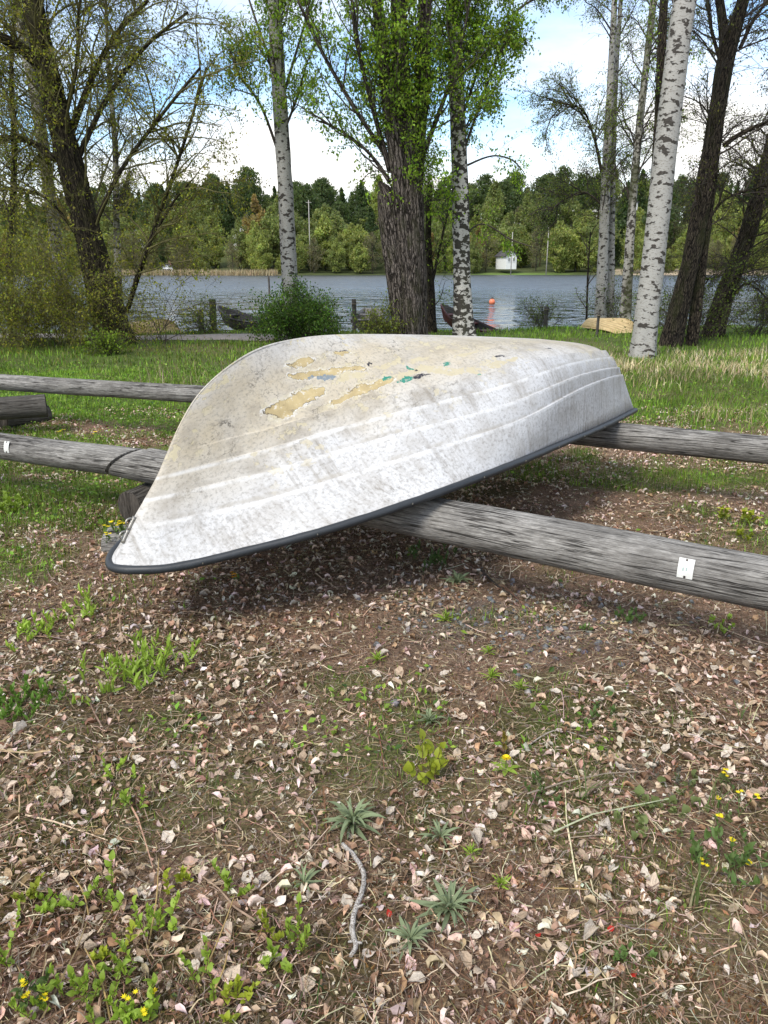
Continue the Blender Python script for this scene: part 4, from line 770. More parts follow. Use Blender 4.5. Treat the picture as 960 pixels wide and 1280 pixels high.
house('white_house', 'small white gabled house on the lawn across the lake, beside a pole', 633, 189, 2.7, 5, 3.0, 1.0, .35, [(-.6, 2.1, .6, .8), (.6, 2.1, .6, .8)], .9)
house('white_house', 'pale house half hidden by trees across the lake, left of the straight birch', 309, 214, 5.0, 6, 4.4, 1.8, -.2, [(-1, 3.0, .8, 1.1), (1, 3.0, .8, 1.1), (-1, 1.3, .8, 1.0)], 1.0)
house('white_house', 'white house with a wide balcony among trees behind the leaning left willow', 170, 214, 6.6, 7, 4.6, 1.8, .1, [(-1.6, 3.2, 1, 1.2), (0, 3.2, 1, 1.2), (1.7, 3.2, 1, 1.2)], 1.5)
house('boathouse', 'small dark open boathouse with a white front at the far left shore', 209, 179.2, 2.6, 4, 1.5, .8, .1, [(0, .75, 1.7, 1.0)], 0)
house('white_house', 'white house showing through branches right of the big willow across the lake', 548, 205, 3.2, 6, 2.8, 1.0, .15, [(-.8, 1.9, .7, .9), (.8, 1.9, .7, .9)], .6)
house('long_house', 'long pale building high among the trees behind the slender birch pair', 758, 243, 14, 6, 2.6, 1.0, .05, [(-4, 1.4, 1.4, 1.0), (0, 1.4, 1.4, 1.0), (4, 1.4, 1.4, 1.0)], 5)
def pole(u, v0, v1, y, label, arm=0):
    p = aty(u, v0, y); q = aty(u, v1, y); z0 = float(far_z(p[0], y)); t = thing('utility_pole', label, 'pole', (p[0], y, z0)); H = q[2]-z0
    V, Q, T, tc = tubes(np.array([[[0, 0, -.4], [0, 0, H*.5], [0, 0, H]]]), np.array([[.11, .10, .08]]), 8, cap=True); Acc().add(V, Q, T).obj('pole_shaft', POLEM, t)
    if arm: Acc().box((0, 0, H-.5), (1.2, .08, .09)).obj('crossarm', POLEM, t, False)
pole(388, 335, 250, 182, 'tall pale pole standing among trees right of the straight birch across the lake', 1)
pole(639, 330, 290, 184, 'thin white pole beside the small white house across the lake')
pole(683, 335, 283, 182.4, 'thin pale pole in front of the fresh green trees across the lake')
# reeds at the far left shore
n = 5200; x = rng.uniform(-68, -23, n); y = np.array([shore(a) for a in x])+rng.uniform(-1.8, .8, n); p = np.stack([x, y, np.full(n, WATER_Z-.05)], -1)
a = Acc(); scatter(a, (np.array([[-.06, 0, 0], [.06, 0, 0], [.02, .1, 1.]]), np.array([[0, 1, 2]])), p, rotmats(n, rng.normal(0, .12, n), rng.normal(0, .1, n)), rng.uniform(.7, 1.6, n), palette(n, [(.42, .34, .2), (.34, .27, .15), (.5, .42, .27)])); tag(a.obj('reeds', DRYM, None, False), 'strip of dry straw-coloured reeds along the far left shore', 'reeds', kind='stuff')

# ------------------------------------------------------------------ shore: boats, posts, buoy
def small_boat(name, label, loc, rz, L, mat, upright, ridges=(.3, .47, .6, .72, .84), pitch=0, roll=0, rim=None, inner=None, cat='rowboat', ribs=False, sx=1):
    k = L/4.03; G, Hh = hull(N=46, M=44, ridges=ridges, step=.02); n, m_, _ = G.shape; V = G.reshape(-1, 3)-np.array([2.0, 0, .62]); V = V*k*np.array([1, sx, 1])
    if upright: V = V*np.array([1, -1, -1]); 
    t = thing(name, label, cat, loc, rz); t.rotation_euler = (roll, pitch, rz); lift = (.60 if upright else 0)*k; V[:, 2] += lift
    o = link('hull', mesh_np('hull', V, grid_quads(n, m_), attrs={'huv': Hh.reshape(-1, 3)}, mats=[mat, inner or mat]), t); s = o.modifiers.new('shell', 'SOLIDIFY'); s.thickness = .02; s.offset = -1; s.material_offset = 1
    Vg = V.reshape(n, m_, 3); tr = Vg[-1]; c = tr.mean(0); Acc().add(np.concatenate([tr, [c]]), t=[[i, (i+1) % m_, m_] for i in range(m_)]).obj('transom', mat, t, False)
    path = resample(np.concatenate([Vg[::-1, 0], Vg[1:, -1]])[::2], 120); Vt, Q, T, tc = tubes(path[None], np.full((1, 120), .03*k), 6, cap=True); Acc().add(Vt, Q, T).obj('gunwale', rim or mat, t)
    if upright:
        for f in (.3, .55, .8):
            i = int(f*n); p, q = Vg[i, 0], Vg[i, -1]; Acc().box((p+q)/2-np.array([0, 0, .1*k]), (.22*k, abs(p[1]-q[1])*.96, .03), 0).obj('thwart', rim or mat, t, False)
        P = np.stack([Vg[0, m_//2::-1][::4]])[0]+np.array([-.02, 0, 0]); P = resample(P, 20); Vt, Q, T, tc = tubes(P[None], np.full((1, 20), .035*k), 6, cap=True); Acc().add(Vt, Q, T).obj('stem_post', rim or mat, t)
    else:
        P = resample(Vg[:, m_//2][::3], 24); Vt, Q, T, tc = tubes(P[None], np.full((1, 24), .022*k), 6, cap=True); Acc().add(Vt, Q, T).obj('keel_strip', rim or mat, t)
    return t
def paint(name, c, d, bump=.3):
    m = NT(name, .6); hv = m.attr('huv').outputs['Vector']; f = m.noise(m.map(hv, (1, 3, 0)), 3, 5, .65); g = m.n('ShaderNodeSeparateXYZ'); m.put(hv, g.inputs[0])
    col = m.mix(m.ramp(f, [(.35, 0), (.65, 1)]), c, d)
    for r in (.3, .47, .6, .72, .84): col = m.mix(m.ramp(m.math('ABSOLUTE', m.math('SUBTRACT', g.outputs[2], r-.012)), [(.006, .7), (.02, 0)]), col, tuple(x*.35 for x in d))
    m.set('Base Color', col); m.bump(m.noise(hv, 14, 4), bump, .01); return m.m
TAN = paint('faded_tan_paint', (.56, .43, .22), (.42, .30, .14)); YEL = paint('faded_yellow_paint', (.62, .45, .20), (.48, .34, .15)); RED = paint('dark_red_paint', (.10, .016, .014), (.06, .012, .010)); GREYW = paint('grey_boat_wood', (.20, .185, .165), (.12, .11, .10)); DKW = paint('black_tarred_wood', (.022, .02, .018), (.045, .04, .034))
def shore_pt(u, v, y): p = aty(u, v, y); return (p[0], p[1], float(gz(p[0], p[1])))
p = shore_pt(766, 417, 20.4); small_boat('upturned_rowboat', 'small tan wooden boat lying upside down on the far bank beside the slender birches', (p[0], p[1], max(p[2], -.3)+.03), math.radians(112), 2.05, TAN, False, roll=.10, pitch=-.02, sx=1.0)
p = shore_pt(192, 412, 20.6); small_boat('upturned_rowboat', 'small pale yellow boat lying upside down by the path behind the leaning left willow', (p[0]-.2, p[1], p[2]+.04), math.radians(200), 2.0, YEL, False, pitch=.02)
p = shore_pt(604, 420, 20.2); small_boat('rowboat', 'dark red rowing boat pulled up on the bank behind the blotched birch', (p[0]-.42, p[1]+.1, p[2]-.05), math.radians(-40), 2.0, RED, True, pitch=.30, inner=DKW)
p = shore_pt(458, 415, 22.2); small_boat('rowboat', 'old grey wooden rowing boat seen end-on between the green bush and the big willow', (p[0], p[1]+.4, p[2]+.05), math.radians(82), 2.6, GREYW, True, pitch=-.12, sx=.8, roll=.05)
p = shore_pt(312, 408, 22); small_boat('rowboat', 'low black tarred boat at the water edge left of the green bush', (p[0], p[1], p[2]+.02), math.radians(-30), 2.4, DKW, True, pitch=.14)
def post(u, v0, v1, y, r, label, mat, lean=0):
    a = aty(u, v0, y); b = aty(u, v1, y); z0 = float(gz(a[0], y)); H = b[2]-z0; t = thing('mooring_post', label, 'post', (a[0], y, z0)); P = np.array([[[0, 0, -.3], [0, 0, H*.3], [lean*.5, .02, H*.7], [lean, 0, H]]]); P = resample(P[0], 16)[None]
    V, Q, T, tc = tubes(P, np.full((1, 16), r), 12, cap=True, disp=lambda th, L, R: 1+.07*np.sin(th*3+L*5)+.05*np.sin(th*7+L*2)); Acc().add(V, Q, T, tc=tc).obj('post_shaft', mat, t)
    ring = np.stack([np.cos(np.linspace(0, 2*PI, 18))*r*1.12+lean*.85, np.sin(np.linspace(0, 2*PI, 18))*r*1.12, np.full(18, H*.86)], -1); V, Q, T, tc = tubes(ring[None], np.full((1, 18), .012), 5); Acc().add(V, Q).obj('mooring_rope', plain('old_rope', (.16, .13, .09), .9), t)
post(252, 412, 387, 21.0, .07, 'short dark post at the water left of the mossy post', WOOD_DARK); post(267, 410, 374, 21.4, .09, 'taller mossy green post at the water at left', plain('mossy_post_wood', (.055, .07, .02), .9, var=.5), .02)
post(746, 420, 390, 19.2, .035, 'thin grey post in front of the small tan boat', WOOD_DARK, .01); post(681, 416, 383, 22, .06, 'short dark post beside the small twiggy shrub near the buoy', WOOD_DARK); post(443, 418, 374, 21.2, .06, 'dark post with a lump on top in front of the old grey boat', WOOD_DARK); post(336, 350, 345, 60, .07, 'distant dark stake in the lake', WOOD_DARK)
pb_ = atz(615, 380, WATER_Z); t = thing('buoy', 'round orange-red buoy floating on the lake', 'buoy', pb_); th = np.linspace(0, PI, 14); prof = np.stack([np.sin(th)*.17, -np.cos(th)*.17+.11], -1); ph = np.linspace(0, 2*PI, 25)[:-1]
V = np.stack([prof[:, 0, None]*np.cos(ph), prof[:, 0, None]*np.sin(ph), np.broadcast_to(prof[:, 1, None], (14, 24))], -1); i = np.arange(14*24).reshape(14, 24); nx = np.roll(i, -1, 1); Acc().add(V.reshape(-1, 3), np.stack([i[:-1], nx[:-1], nx[1:], i[1:]], -1).reshape(-1, 4)).obj('float', plain('orange_red_plastic', (.70, .19, .09), .45, var=.12, scale=5), t)
V, Q, T, tc = tubes(np.array([[[0, 0, .30], [0, 0, .34], [0, 0, .37]]]), np.array([[.06, .05, .04]]), 10, cap=True); Acc().add(V, Q, T).obj('lifting_eye', plain('dark_plastic', (.05, .04, .04), .5), t)
# ------------------------------------------------------------------ ground cover
def frustum_pts(n, y0, y1, margin=1.42, pw=1.0):
    """random places on the ground inside the view, thinning with distance"""
    y0 = .8 if y0 == 1.15 else y0; y = (y0**pw+(y1**pw-y0**pw)*rng.random(n))**(1/pw); x = rng.uniform(-1, 1, n)*(.53*y+.28)*margin; return x, y
def ground_pts(x, y, dz=0): return np.stack([x, y, gz(x, y)+dz], -1)
def under_boat(x, y):
    c, s = math.cos(ANG), math.sin(ANG); dx = x-BOW[0]; dy = y-BOW[1]; a = dx*c+dy*s; b = -dx*s+dy*c; return (a > .2) & (a < 3.9) & (np.abs(b) < .75)
# dry leaves: four curled shapes
def dry_leaf(curl, fold, w, twist, nu=6, nv=5):
    u = np.linspace(0, 1, nu); v = np.linspace(-1, 1, nv); U, Vv = np.meshgrid(u, v, indexing='ij'); wid = w*np.sin(PI*np.clip(U*.93+.035, 0, 1)**.85)**.8*(1+.12*np.cos(U*17+Vv*3)); X = Vv*wid
    Z = fold*np.abs(Vv)**1.5*wid*1.6+curl*(U-.5)**2+twist*Vv*(U-.5)+.05*np.sin(U*9+Vv*4); Z -= Z.min()*.7; i = np.arange(nu*nv).reshape(nu, nv); q = np.stack([i[:-1, :-1], i[1:, :-1], i[1:, 1:], i[:-1, 1:]], -1).reshape(-1, 4)
    return np.stack([X, U-.5, Z], -1).reshape(-1, 3), q
DRY = [dry_leaf(.25, .35, .30, .1), dry_leaf(.6, .15, .34, .25), dry_leaf(-.4, .5, .28, -.2), dry_leaf(.1, -.35, .36, .3), dry_leaf(.9, .6, .27, .1), dry_leaf(.2, .1, .40, -.15), dry_leaf(1.4, .7, .22, .4), dry_leaf(.3, 1.4, .32, .25)]
BIT = lambda w, f, cu: (np.array([[0, -.5, cu], [w, -.05, f], [0, .5, cu*.6], [-w*.85, .05, f*.8], [.02, 0, 0]]), np.array([[0, 1, 4], [1, 2, 4], [2, 3, 4], [3, 0, 4]])); DRY_S = [BIT(.34, .10, .12), BIT(.42, .2, .05), BIT(.22, .12, .25), BIT(.36, -.08, .1)]; DRY_M = [dry_leaf(.25, .35, .30, .1, 4, 3), dry_leaf(.6, .15, .34, .25, 5, 3), dry_leaf(-.4, .5, .28, -.2, 4, 3), dry_leaf(.1, -.35, .36, .3, 4, 3), dry_leaf(1.3, .5, .20, .4, 5, 3), dry_leaf(.3, 1.3, .30, .2, 4, 3), dry_leaf(-.9, .9, .24, .5, 4, 3)]
BEIGE = [(.71, .55, .445), (.61, .455, .36), (.75, .635, .54), (.44, .30, .20), (.34, .21, .13), (.54, .39, .27), (.70, .61, .51), (.24, .145, .095)]
BROWN = [(.24, .135, .085), (.36, .225, .15), (.14, .082, .052), (.45, .31, .22), (.20, .15, .12), (.30, .15, .085), (.58, .45, .35)]
def leaf_density(x, y): return np.clip(.30+2.4*smooth(.25, .75, vnoise(x, y, .5, 81)*.6+vnoise(x, y, .19, 82)*.4)-.75*greenness(x, y)*smooth(2.8, 5, y)-.25*greenness(x, y), .04, 1)
lit = Acc()
def litter(n, y0, y1, s0, s1, cols, pw=1.0, tilt=.35, dz=.004, dens=True, shapes=DRY):
    x, y = frustum_pts(n, y0, y1, pw=pw)
    if dens: k = rng.random(n) < leaf_density(x, y); x, y = x[k], y[k]
    k = (y < 8.6+1.2*vnoise(x, y, 1.2, 83)) | (rng.random(len(x)) < .06); x, y = x[k], y[k]; n = len(x); ch = rng.integers(0, len(shapes), n); c = palette(n, cols, .14); sc_ = rng.uniform(s0, s1, n)
    for j, tpl in enumerate(shapes):
        m = ch == j; scatter(lit, tpl, ground_pts(x[m], y[m], rng.uniform(-.3*dz, dz*1.4, m.sum())), rotmats(m.sum(), rng.normal(0, tilt, m.sum()), rng.normal(0, tilt, m.sum())), sc_[m], c[m])
litter(44000, 1.15, 9, .014, .042, BEIGE, 1.5, tilt=.26, dz=.008, shapes=DRY_M)
litter(56000, 1.15, 8, .007, .022, BROWN, 1.15, .5, dz=.004, shapes=DRY_S)
litter(52000, 1.15, 7, .006, .017, BEIGE, 1.1, .5, dz=.006, shapes=DRY_S)
tag(lit.obj('leaf_litter', DRYM), 'bed of small dry leaves and leaf bits covering the foreground ground', 'leaf litter', kind='stuff')
# the larger dry leaves near the camera, one object each
LM = []
for j, (tpl, c) in enumerate([(t_, c_) for t_ in DRY for c_ in ((.66, .53, .40), (.54, .41, .29), (.72, .63, .52))]):
    m = NT('dry_leaf', .8); oi = m.n('ShaderNodeObjectInfo'); co = m.coord(); base = m.mix(oi.outputs['Random'], tuple(k*.72 for k in c), tuple(min(1, k*1.08) for k in c)); vein = m.ramp(m.noise(m.map(co, (1, .25, 1)), 9, 4), [(.35, .72), (.6, 1.08)]); cc = m.mix(1, base, vein, 'MULTIPLY'); m.set('Base Color', cc); m.set('Specular IOR Level', .2); m.bump(m.noise(co, 8, 4), .4, .05); m.translucent(cc, .14)
    LM.append(mesh_np('dry_leaf', tpl[0], tpl[1], mats=[m.m]))
LL = 'curled beige dry leaf lying loose on top of the nearest ground litter'; cnt = 0
while cnt < 290:
    x, y = frustum_pts(1, 1.35, 3.3, .93, 1.3); x, y = float(x[0]), float(y[0])
    if rng.random() > leaf_density(x, y)*1.2: continue
    o = link('dry_leaf', LM[rng.integers(len(LM))], None, (x, y, float(gz(x, y))+.012)); o.rotation_euler = (rng.normal(0, .3), rng.normal(0, .3), rng.uniform(0, 6.28)); s = rng.uniform(.026, .052)*rng.choice([.8, 1, 1.12]); o.scale = (s*rng.uniform(.8, 1.15), s, s); tag(o, LL, 'leaf', 'larger dry leaves scattered over the nearest litter'); cnt += 1
# straw, stems and fine twigs
def strands(n, y0, y1, L0, L1, r, cols, pw=1.0, lift=.012, wander=.22, k=4, keep=None):
    x, y = frustum_pts(n, y0, y1, pw=pw)
    if keep is not None: m = keep(x, y); x, y = x[m], y[m]
    n = len(x); a = rng.uniform(0, 2*PI, n); L = rng.uniform(L0, L1, n); D = np.stack([np.cos(a), np.sin(a), np.zeros(n)], -1); P = np.zeros((n, k, 3)); P[:, 0] = np.stack([x, y, np.zeros(n)], -1)
    for i in range(1, k): D = unit(D+rng.normal(0, wander, (n, 3))*np.array([1, 1, 0])); P[:, i] = P[:, i-1]+D*(L/(k-1))[:, None]
    P[:, :, 2] = gz(P[:, :, 0], P[:, :, 1])+lift*rng.uniform(.15, 1, (n, 1))+np.abs(rng.normal(0, .005, (n, k)))
    T = np.gradient(P, axis=1); sd = unit(np.cross(T, np.array([0, 0, 1.])+rng.normal(0, .5, (n, 1, 3)))); w = (r*rng.uniform(.7, 1.5, (n, 1))*np.linspace(1, .5, k)[None])[..., None]
    V = np.stack([P-sd*w, P+sd*w], 2).reshape(-1, 3); i = np.arange(n*k*2).reshape(n, k, 2); q = np.stack([i[:, :-1, 0], i[:, :-1, 1], i[:, 1:, 1], i[:, 1:, 0]], -1).reshape(-1, 4); return V, q, np.repeat(palette(n, cols, .2), k*2, 0)
STRAW = [(.48, .37, .24), (.34, .25, .16), (.22, .145, .09), (.58, .48, .34), (.12, .075, .05), (.30, .24, .18), (.20, .11, .065), (.14, .09, .06)]
a = Acc(); nolawn = lambda x, y: y < 8+vnoise(x, y, 1, 84)
for args in ((48000, 1.15, 5, .015, .08, .0009, STRAW, 1.0, .014), (25000, 1.15, 9, .03, .13, .0014, STRAW, 1.4, .018), (500, 1.2, 7, .12, .42, .0020, STRAW, 1.3, .03, .10)):
    V, q, c = strands(*args, keep=nolawn); a.add(V, q, col=c)
tag(a.obj('straw_litter', DRYM), 'dry straw stems and thin twigs lying across the litter', 'straw', kind='stuff')
# pebbles in the bare patch
n = 260; x = rng.normal(.62, .34, n); y = rng.normal(3.3, .24, n); ico = np.array([[1, 0, 0], [-1, 0, 0], [0, 1, 0], [0, -1, 0], [0, 0, .7], [0, 0, -.7], [.62, .62, .35], [-.62, .62, .3], [-.62, -.62, .35], [.62, -.62, .3]], float); fc = np.array([[4, 0, 6], [4, 6, 2], [4, 2, 7], [4, 7, 1], [4, 1, 8], [4, 8, 3], [4, 3, 9], [4, 9, 0], [0, 2, 6], [2, 1, 7], [1, 3, 8], [3, 0, 9], [5, 2, 0], [5, 1, 2], [5, 3, 1], [5, 0, 3]])
a = Acc(); scatter(a, (ico, fc), ground_pts(x, y, .002), rotmats(n, rng.normal(0, .4, n)), rng.uniform(.006, .022, n)[:, None]*rng.uniform(.6, 1.2, (n, 3)), palette(n, [(.22, .22, .22), (.30, .29, .27), (.16, .17, .18)], .1)); tag(a.obj('pebbles', DRYM), 'patch of small grey pebbles showing through the litter in front of the log rail', 'pebbles', kind='stuff')
# grass
def blades(n, y0, y1, h0, h1, w, cols, pw, keep, lean=.35, k=3, margin=1.35, pts=None, droop=.9):
    x, y = pts if pts is not None else frustum_pts(n, y0, y1, margin, pw); p = keep(x, y); m = rng.random(len(x)) < p; x, y, p = x[m], y[m], p[m]; n = len(x); h = rng.uniform(h0, h1, n)*(.6+.4*p)*(.55+.9*vnoise(x, y, .6, 85)); a = rng.uniform(0, 2*PI, n); d = np.stack([np.cos(a), np.sin(a), np.zeros(n)], -1); s = np.stack([-np.sin(a), np.cos(a), np.zeros(n)], -1)
    b = ground_pts(x, y, -.004); ln = rng.uniform(.05, lean*2, n)[:, None]; V = []
    for t in np.linspace(0, 1, k):
        c = b+np.array([0, 0, 1])*h[:, None]*(t-.28*droop*ln*t*t)+d*h[:, None]*ln*t*t; ww = w*(1-t**1.6)*rng.uniform(.7, 1.3, (n, 1)) if t < 1 else 0
        V += [c] if t == 1 else [c-s*ww/2, c+s*ww/2]
    V = np.stack(V, 1); m_ = V.shape[1]; tr = []
    for i in range(k-2): tr += [[2*i, 2*i+1, 2*i+3], [2*i, 2*i+3, 2*i+2]]
    tr.append([2*(k-2), 2*(k-2)+1, m_-1]); tint = (.7+.6*vnoise(x, y, .8, 86))[:, None]; Ft = (np.array(tr)[None]+np.arange(n)[:, None, None]*m_).reshape(-1, 3); return V.reshape(-1, 3), Ft, np.repeat(palette(n, cols, .16)*tint, m_, 0)
GCOL = [(.15, .27, .026), (.19, .33, .034), (.115, .21, .024), (.225, .335, .05)]; OLV = [(.15, .175, .036), (.115, .16, .03), (.19, .195, .05), (.085, .135, .026)]
G1 = lambda x, y: greenness(x, y)*smooth(6.6, 8.2, y); left = lambda x, y: smooth(.3, -.6, x); right = lambda x, y: smooth(-.5, .6, x)
bank = lambda x, y: (gz(x, y) > WATER_Z-.05)*1.0
offpath = lambda x, y: np.where((x < 1) & (np.abs(y-18.75-.25*np.sin(x*.35)) < .6), .04, 1)
a = Acc()
for args in ((70000, 7.0, 12.5, .03, .08, .011, GCOL, 1.0, lambda x, y: G1(x, y)*left(x, y)), (40000, 12, 24, .05, .13, .02, GCOL+OLV, 1.0, lambda x, y: left(x, y)*bank(x, y)*offpath(x, y)*.9),
             (64000, 7.0, 14, .03, .12, .010, GCOL+OLV[:2], 1.0, lambda x, y: G1(x, y)*right(x, y)), (30000, 13.5, 25, .05, .13, .018, GCOL, 1.0, lambda x, y: right(x, y)*bank(x, y)),
             (52000, 3.2, 8, .03, .09, .006, OLV+GCOL, 1.0, lambda x, y: greenness(x, y)*.9*(1-smooth(6.6, 8, y))), (48000, 1.15, 3.8, .02, .06, .003, OLV+GCOL[:2], 1.0, lambda x, y: greenness(x, y)*.8)):
    V, t, c = blades(*args); a.add(V, t=t, col=c)
for bx, n in (((-5.2, -.9, 3.2, 7.6), 60000), ((1.0, 4.6, 4.6, 7.4), 26000)):
    V, t, c = blades(0, 0, 0, .025, .085, .006, OLV+GCOL, 1.0, lambda x, y: greenness(x, y)*.95, pts=(rng.uniform(bx[0], bx[1], n), rng.uniform(bx[2], bx[3], n))); a.add(V, t=t, col=c)
tag(a.obj('grass', GRASSM, None, False), 'green grass growing around and behind the log rails down to the lake', 'grass', kind='stuff')
a = Acc(); dryz = lambda x, y: np.exp(-((y-12.6-.05*x)/1.7)**2)*smooth(2.6, 4.4, x)*(.25+.75*smooth(.35, .65, vnoise(x, y, .9, 87)))
for args in ((60000, 10.0, 16.5, .10, .26, .013, [(.54, .44, .26), (.45, .36, .21), (.60, .51, .34), (.30, .28, .12)], 1.0, dryz, .6), (16000, 7.5, 12.5, .08, .22, .008, [(.40, .33, .19), (.30, .25, .13)], 1.0, lambda x, y: G1(x, y)*right(x, y)*smooth(.5, .7, vnoise(x, y, .8, 88)), .8),
             (2600, 9.5, 13, .20, .50, .009, [(.30, .25, .14), (.36, .30, .18), (.22, .17, .09)], 1.0, lambda x, y: np.exp(-((x+2.9)/.9)**2-((y-11)/1.2)**2), .5)):
    V, t, c = blades(*args); a.add(V, t=t, col=c)
tag(a.obj('dry_grass', DRYM, None, False), 'pale dry grass standing in tufts among the green behind the rails', 'dry grass', kind='stuff')
# low green herbs of the lawn and the shade
n = 58000; x, y = frustum_pts(n, 2.2, 13, 1.3, 1.0); k = rng.random(n) < greenness(x, y)*(.8 if True else 0)*np.where(y < 7, .55, .85)*np.where(x > .3, np.where(y > 7, .45, .6), 1); x, y = x[k], y[k]; n = len(x)
a = Acc(); scatter(a, LEAF2, ground_pts(x, y, rng.uniform(.005, .06, n)), rotmats(n, rng.normal(0, .5, n)), rng.uniform(.014, .034, n)*(1+.04*y), palette(n, GCOL+[(.14, .23, .03), (.05, .10, .02)], .16)); 
n = 34000; x, y = frustum_pts(n, 1.15, 7, 1.3, 1.0); kk = vnoise(x, y, .16, 91)*.6+vnoise(x, y, .6, 92)*.4; m = rng.random(n) < smooth(.56, .74, kk)*.9; x, y = x[m], y[m]; n = len(x)
scatter(a, LEAF2, ground_pts(x, y, rng.uniform(.003, .022, n)), rotmats(n, rng.normal(0, .5, n)), rng.uniform(.006, .016, n), palette(n, OLV+[(.07, .11, .03), (.10, .075, .02)], .16))
n = 14000; x, y = frustum_pts(n, 1.15, 5, 1.3, 1.0); kk = vnoise(x, y, .11, 93)*.5+vnoise(x, y, .7, 94)*.5; m = rng.random(n) < smooth(.60, .76, kk); x, y = x[m], y[m]; n = len(x)
scatter(a, LEAF2, ground_pts(x, y, rng.uniform(.002, .012, n)), rotmats(n, rng.normal(0, .6, n)), rng.uniform(.004, .009, n), palette(n, [(.17, .035, .025), (.12, .03, .03), (.20, .07, .03)], .2))
tag(a.obj('low_herbs', GRASSM, None, False), 'low small-leaved green and reddish ground cover among the litter', 'ground cover', kind='stuff')

# moss cushions: rust brown at lower right, olive elsewhere
def moss(n, y0, y1, cols, f, o):
    x, y = frustum_pts(n, y0, y1, 1.3, 1.0); kk = vnoise(x, y, .13, o)*.5+vnoise(x, y, .5, o+1)*.5; m = rng.random(n) < smooth(.50, .64, kk)*f(x, y); x, y = x[m], y[m]; m = len(x)
    scatter(ms, (np.array([[-.22, 0, 0], [.22, 0, 0], [0, .25, 1.]]), np.array([[0, 1, 2]])), ground_pts(x, y, -.001+.012*smooth(.5, .8, vnoise(x, y, .13, o))), rotmats(m, rng.normal(0, .5, m), rng.normal(0, .4, m)), rng.uniform(.006, .015, m), palette(m, cols, .2))
ms = Acc(); moss(100000, 1.15, 3.4, [(.17, .075, .028), (.12, .06, .03), (.21, .11, .04), (.10, .045, .025)], lambda x, y: .15+.85*smooth(-.2, .5, x)*smooth(2.9, 1.9, y), 95)
moss(50000, 1.15, 5, [(.12, .115, .03), (.16, .14, .04), (.09, .09, .025)], lambda x, y: .7, 97)
tag(ms.obj('moss', GRASSM, None, False), 'rust-brown and olive moss cushions in the bare gaps of the litter', 'moss', kind='stuff')
# ------------------------------------------------------------------ single plants in the foreground
def pm(name, col, rough=.6, tr=.25, var=.25):
    m = NT(name, rough); oi = m.n('ShaderNodeObjectInfo'); co = m.coord(); c = m.mix(m.noise(co, 30, 3), tuple(k*(1-var) for k in col), tuple(k*(1+var) for k in col)); c = m.mix(1, c, m.ramp(oi.outputs['Random'], [(0, .8), (1, 1.2)]), 'MULTIPLY'); m.set('Base Color', c); m.set('Specular IOR Level', .3); m.translucent(m.mix(1, c, (1.5, 1.5, .9), 'MULTIPLY'), tr); return m.m
SILV = pm('silver_green_leaf', (.175, .215, .115), .7, .15); FRESHL = pm('fresh_leaf', (.24, .345, .045), .5, .3); YGL = pm('yellow_green_leaf', (.26, .30, .03), .5, .3); DKL = pm('dark_herb_leaf', (.085, .14, .036), .6, .2); IVY = pm('ground_ivy_leaf', (.15, .185, .065), .6, .2); YEL_F = pm('yellow_petal', (.82, .66, .015), .6, .2, .08); ORG_F = pm('orange_petal', (.80, .36, .01), .6, .2, .1); RED_F = pm('red_leaf', (.48, .03, .02), .5, .25, .15); STEM = plain('green_stem', (.09, .11, .03), .6); RSTEM = plain('brown_red_stem', (.11, .055, .03), .7); YSTEM = plain('tan_stem', (.35, .24, .09), .7)
def blade_leaf(L, w, arch, tipw=.62, nu=6, fold=.18, name='leaf', mat=None):
    u = np.linspace(0, 1, nu); wid = w*np.sin(PI*np.clip(u, .03, 1)**tipw)**.8+w*.03; wid[-1] = w*.02; v = []
    for t, k in zip(u, wid): v += [[-k, t*L, arch*math.sin(t*PI*.8)*L+fold*k], [0, t*L, arch*math.sin(t*PI*.8)*L], [k, t*L, arch*math.sin(t*PI*.8)*L+fold*k]]
    i = np.arange(nu*3).reshape(nu, 3); q = np.stack([i[:-1, :-1], i[:-1, 1:], i[1:, 1:], i[1:, :-1]], -1).reshape(-1, 4); return mesh_np(name, v, q, mats=[mat] if mat else [])
ROS = [blade_leaf(.075, .0050, a, .75, 6, .4, mat=SILV) for a in (.12, .25, .38)]
def rosette(u, v, d, n, label, mats=ROS, name='hawkweed_rosette', raise_=.42):
    p = gp(u, v); t = thing(name, label, 'plant', p, rng.uniform(0, 6)); k = d/.115
    n = int(n*1.45)
    for i in range(n):
        f = i/n; o = link('leaf', mats[rng.integers(len(mats))], t, (0, 0, .004+.012*f), None); e = raise_*(.15+1.6*f*f)+rng.normal(0, .07); o.rotation_euler = Matrix.Rotation(i*2.399+rng.normal(0, .15), 3, 'Z').to_euler(); o.rotation_euler = (Matrix.Rotation(i*2.399+rng.normal(0, .15), 3, 'Z') @ Matrix.Rotation(e, 3, 'X') @ Matrix.Rotation(rng.normal(0, .25), 3, 'Y')).to_euler(); s = k*rng.uniform(.55, 1.12)*(1.05-.4*f); o.scale = (s, s, s)
    return t
rosette(441, 1032, .165, 34, 'largest silvery green leaf rosette, at the top end of the bent grey stick')
rosette(561, 1141, .150, 28, 'silvery green leaf rosette right of the lower half of the bent grey stick'); rosette(513, 1180, .115, 18, 'loose grey-green rosette low between the bent stick and a fuller rosette'); rosette(537, 905, .105, 20, 'pale grey rosette right above the yellow-green seedling'); rosette(550, 1050, .105, 14, 'sparse flat rosette right of the largest silvery rosette'); rosette(380, 1108, .105, 12, 'small thin grey rosette left of the bent grey stick'); rosette(572, 731, .17, 18, 'grey-green rosette in the boat shade just below the front log rail')
SPI = [blade_leaf(.06, .0042, a, .8, 5, .3, mat=FRESHL) for a in (.1, .3)]
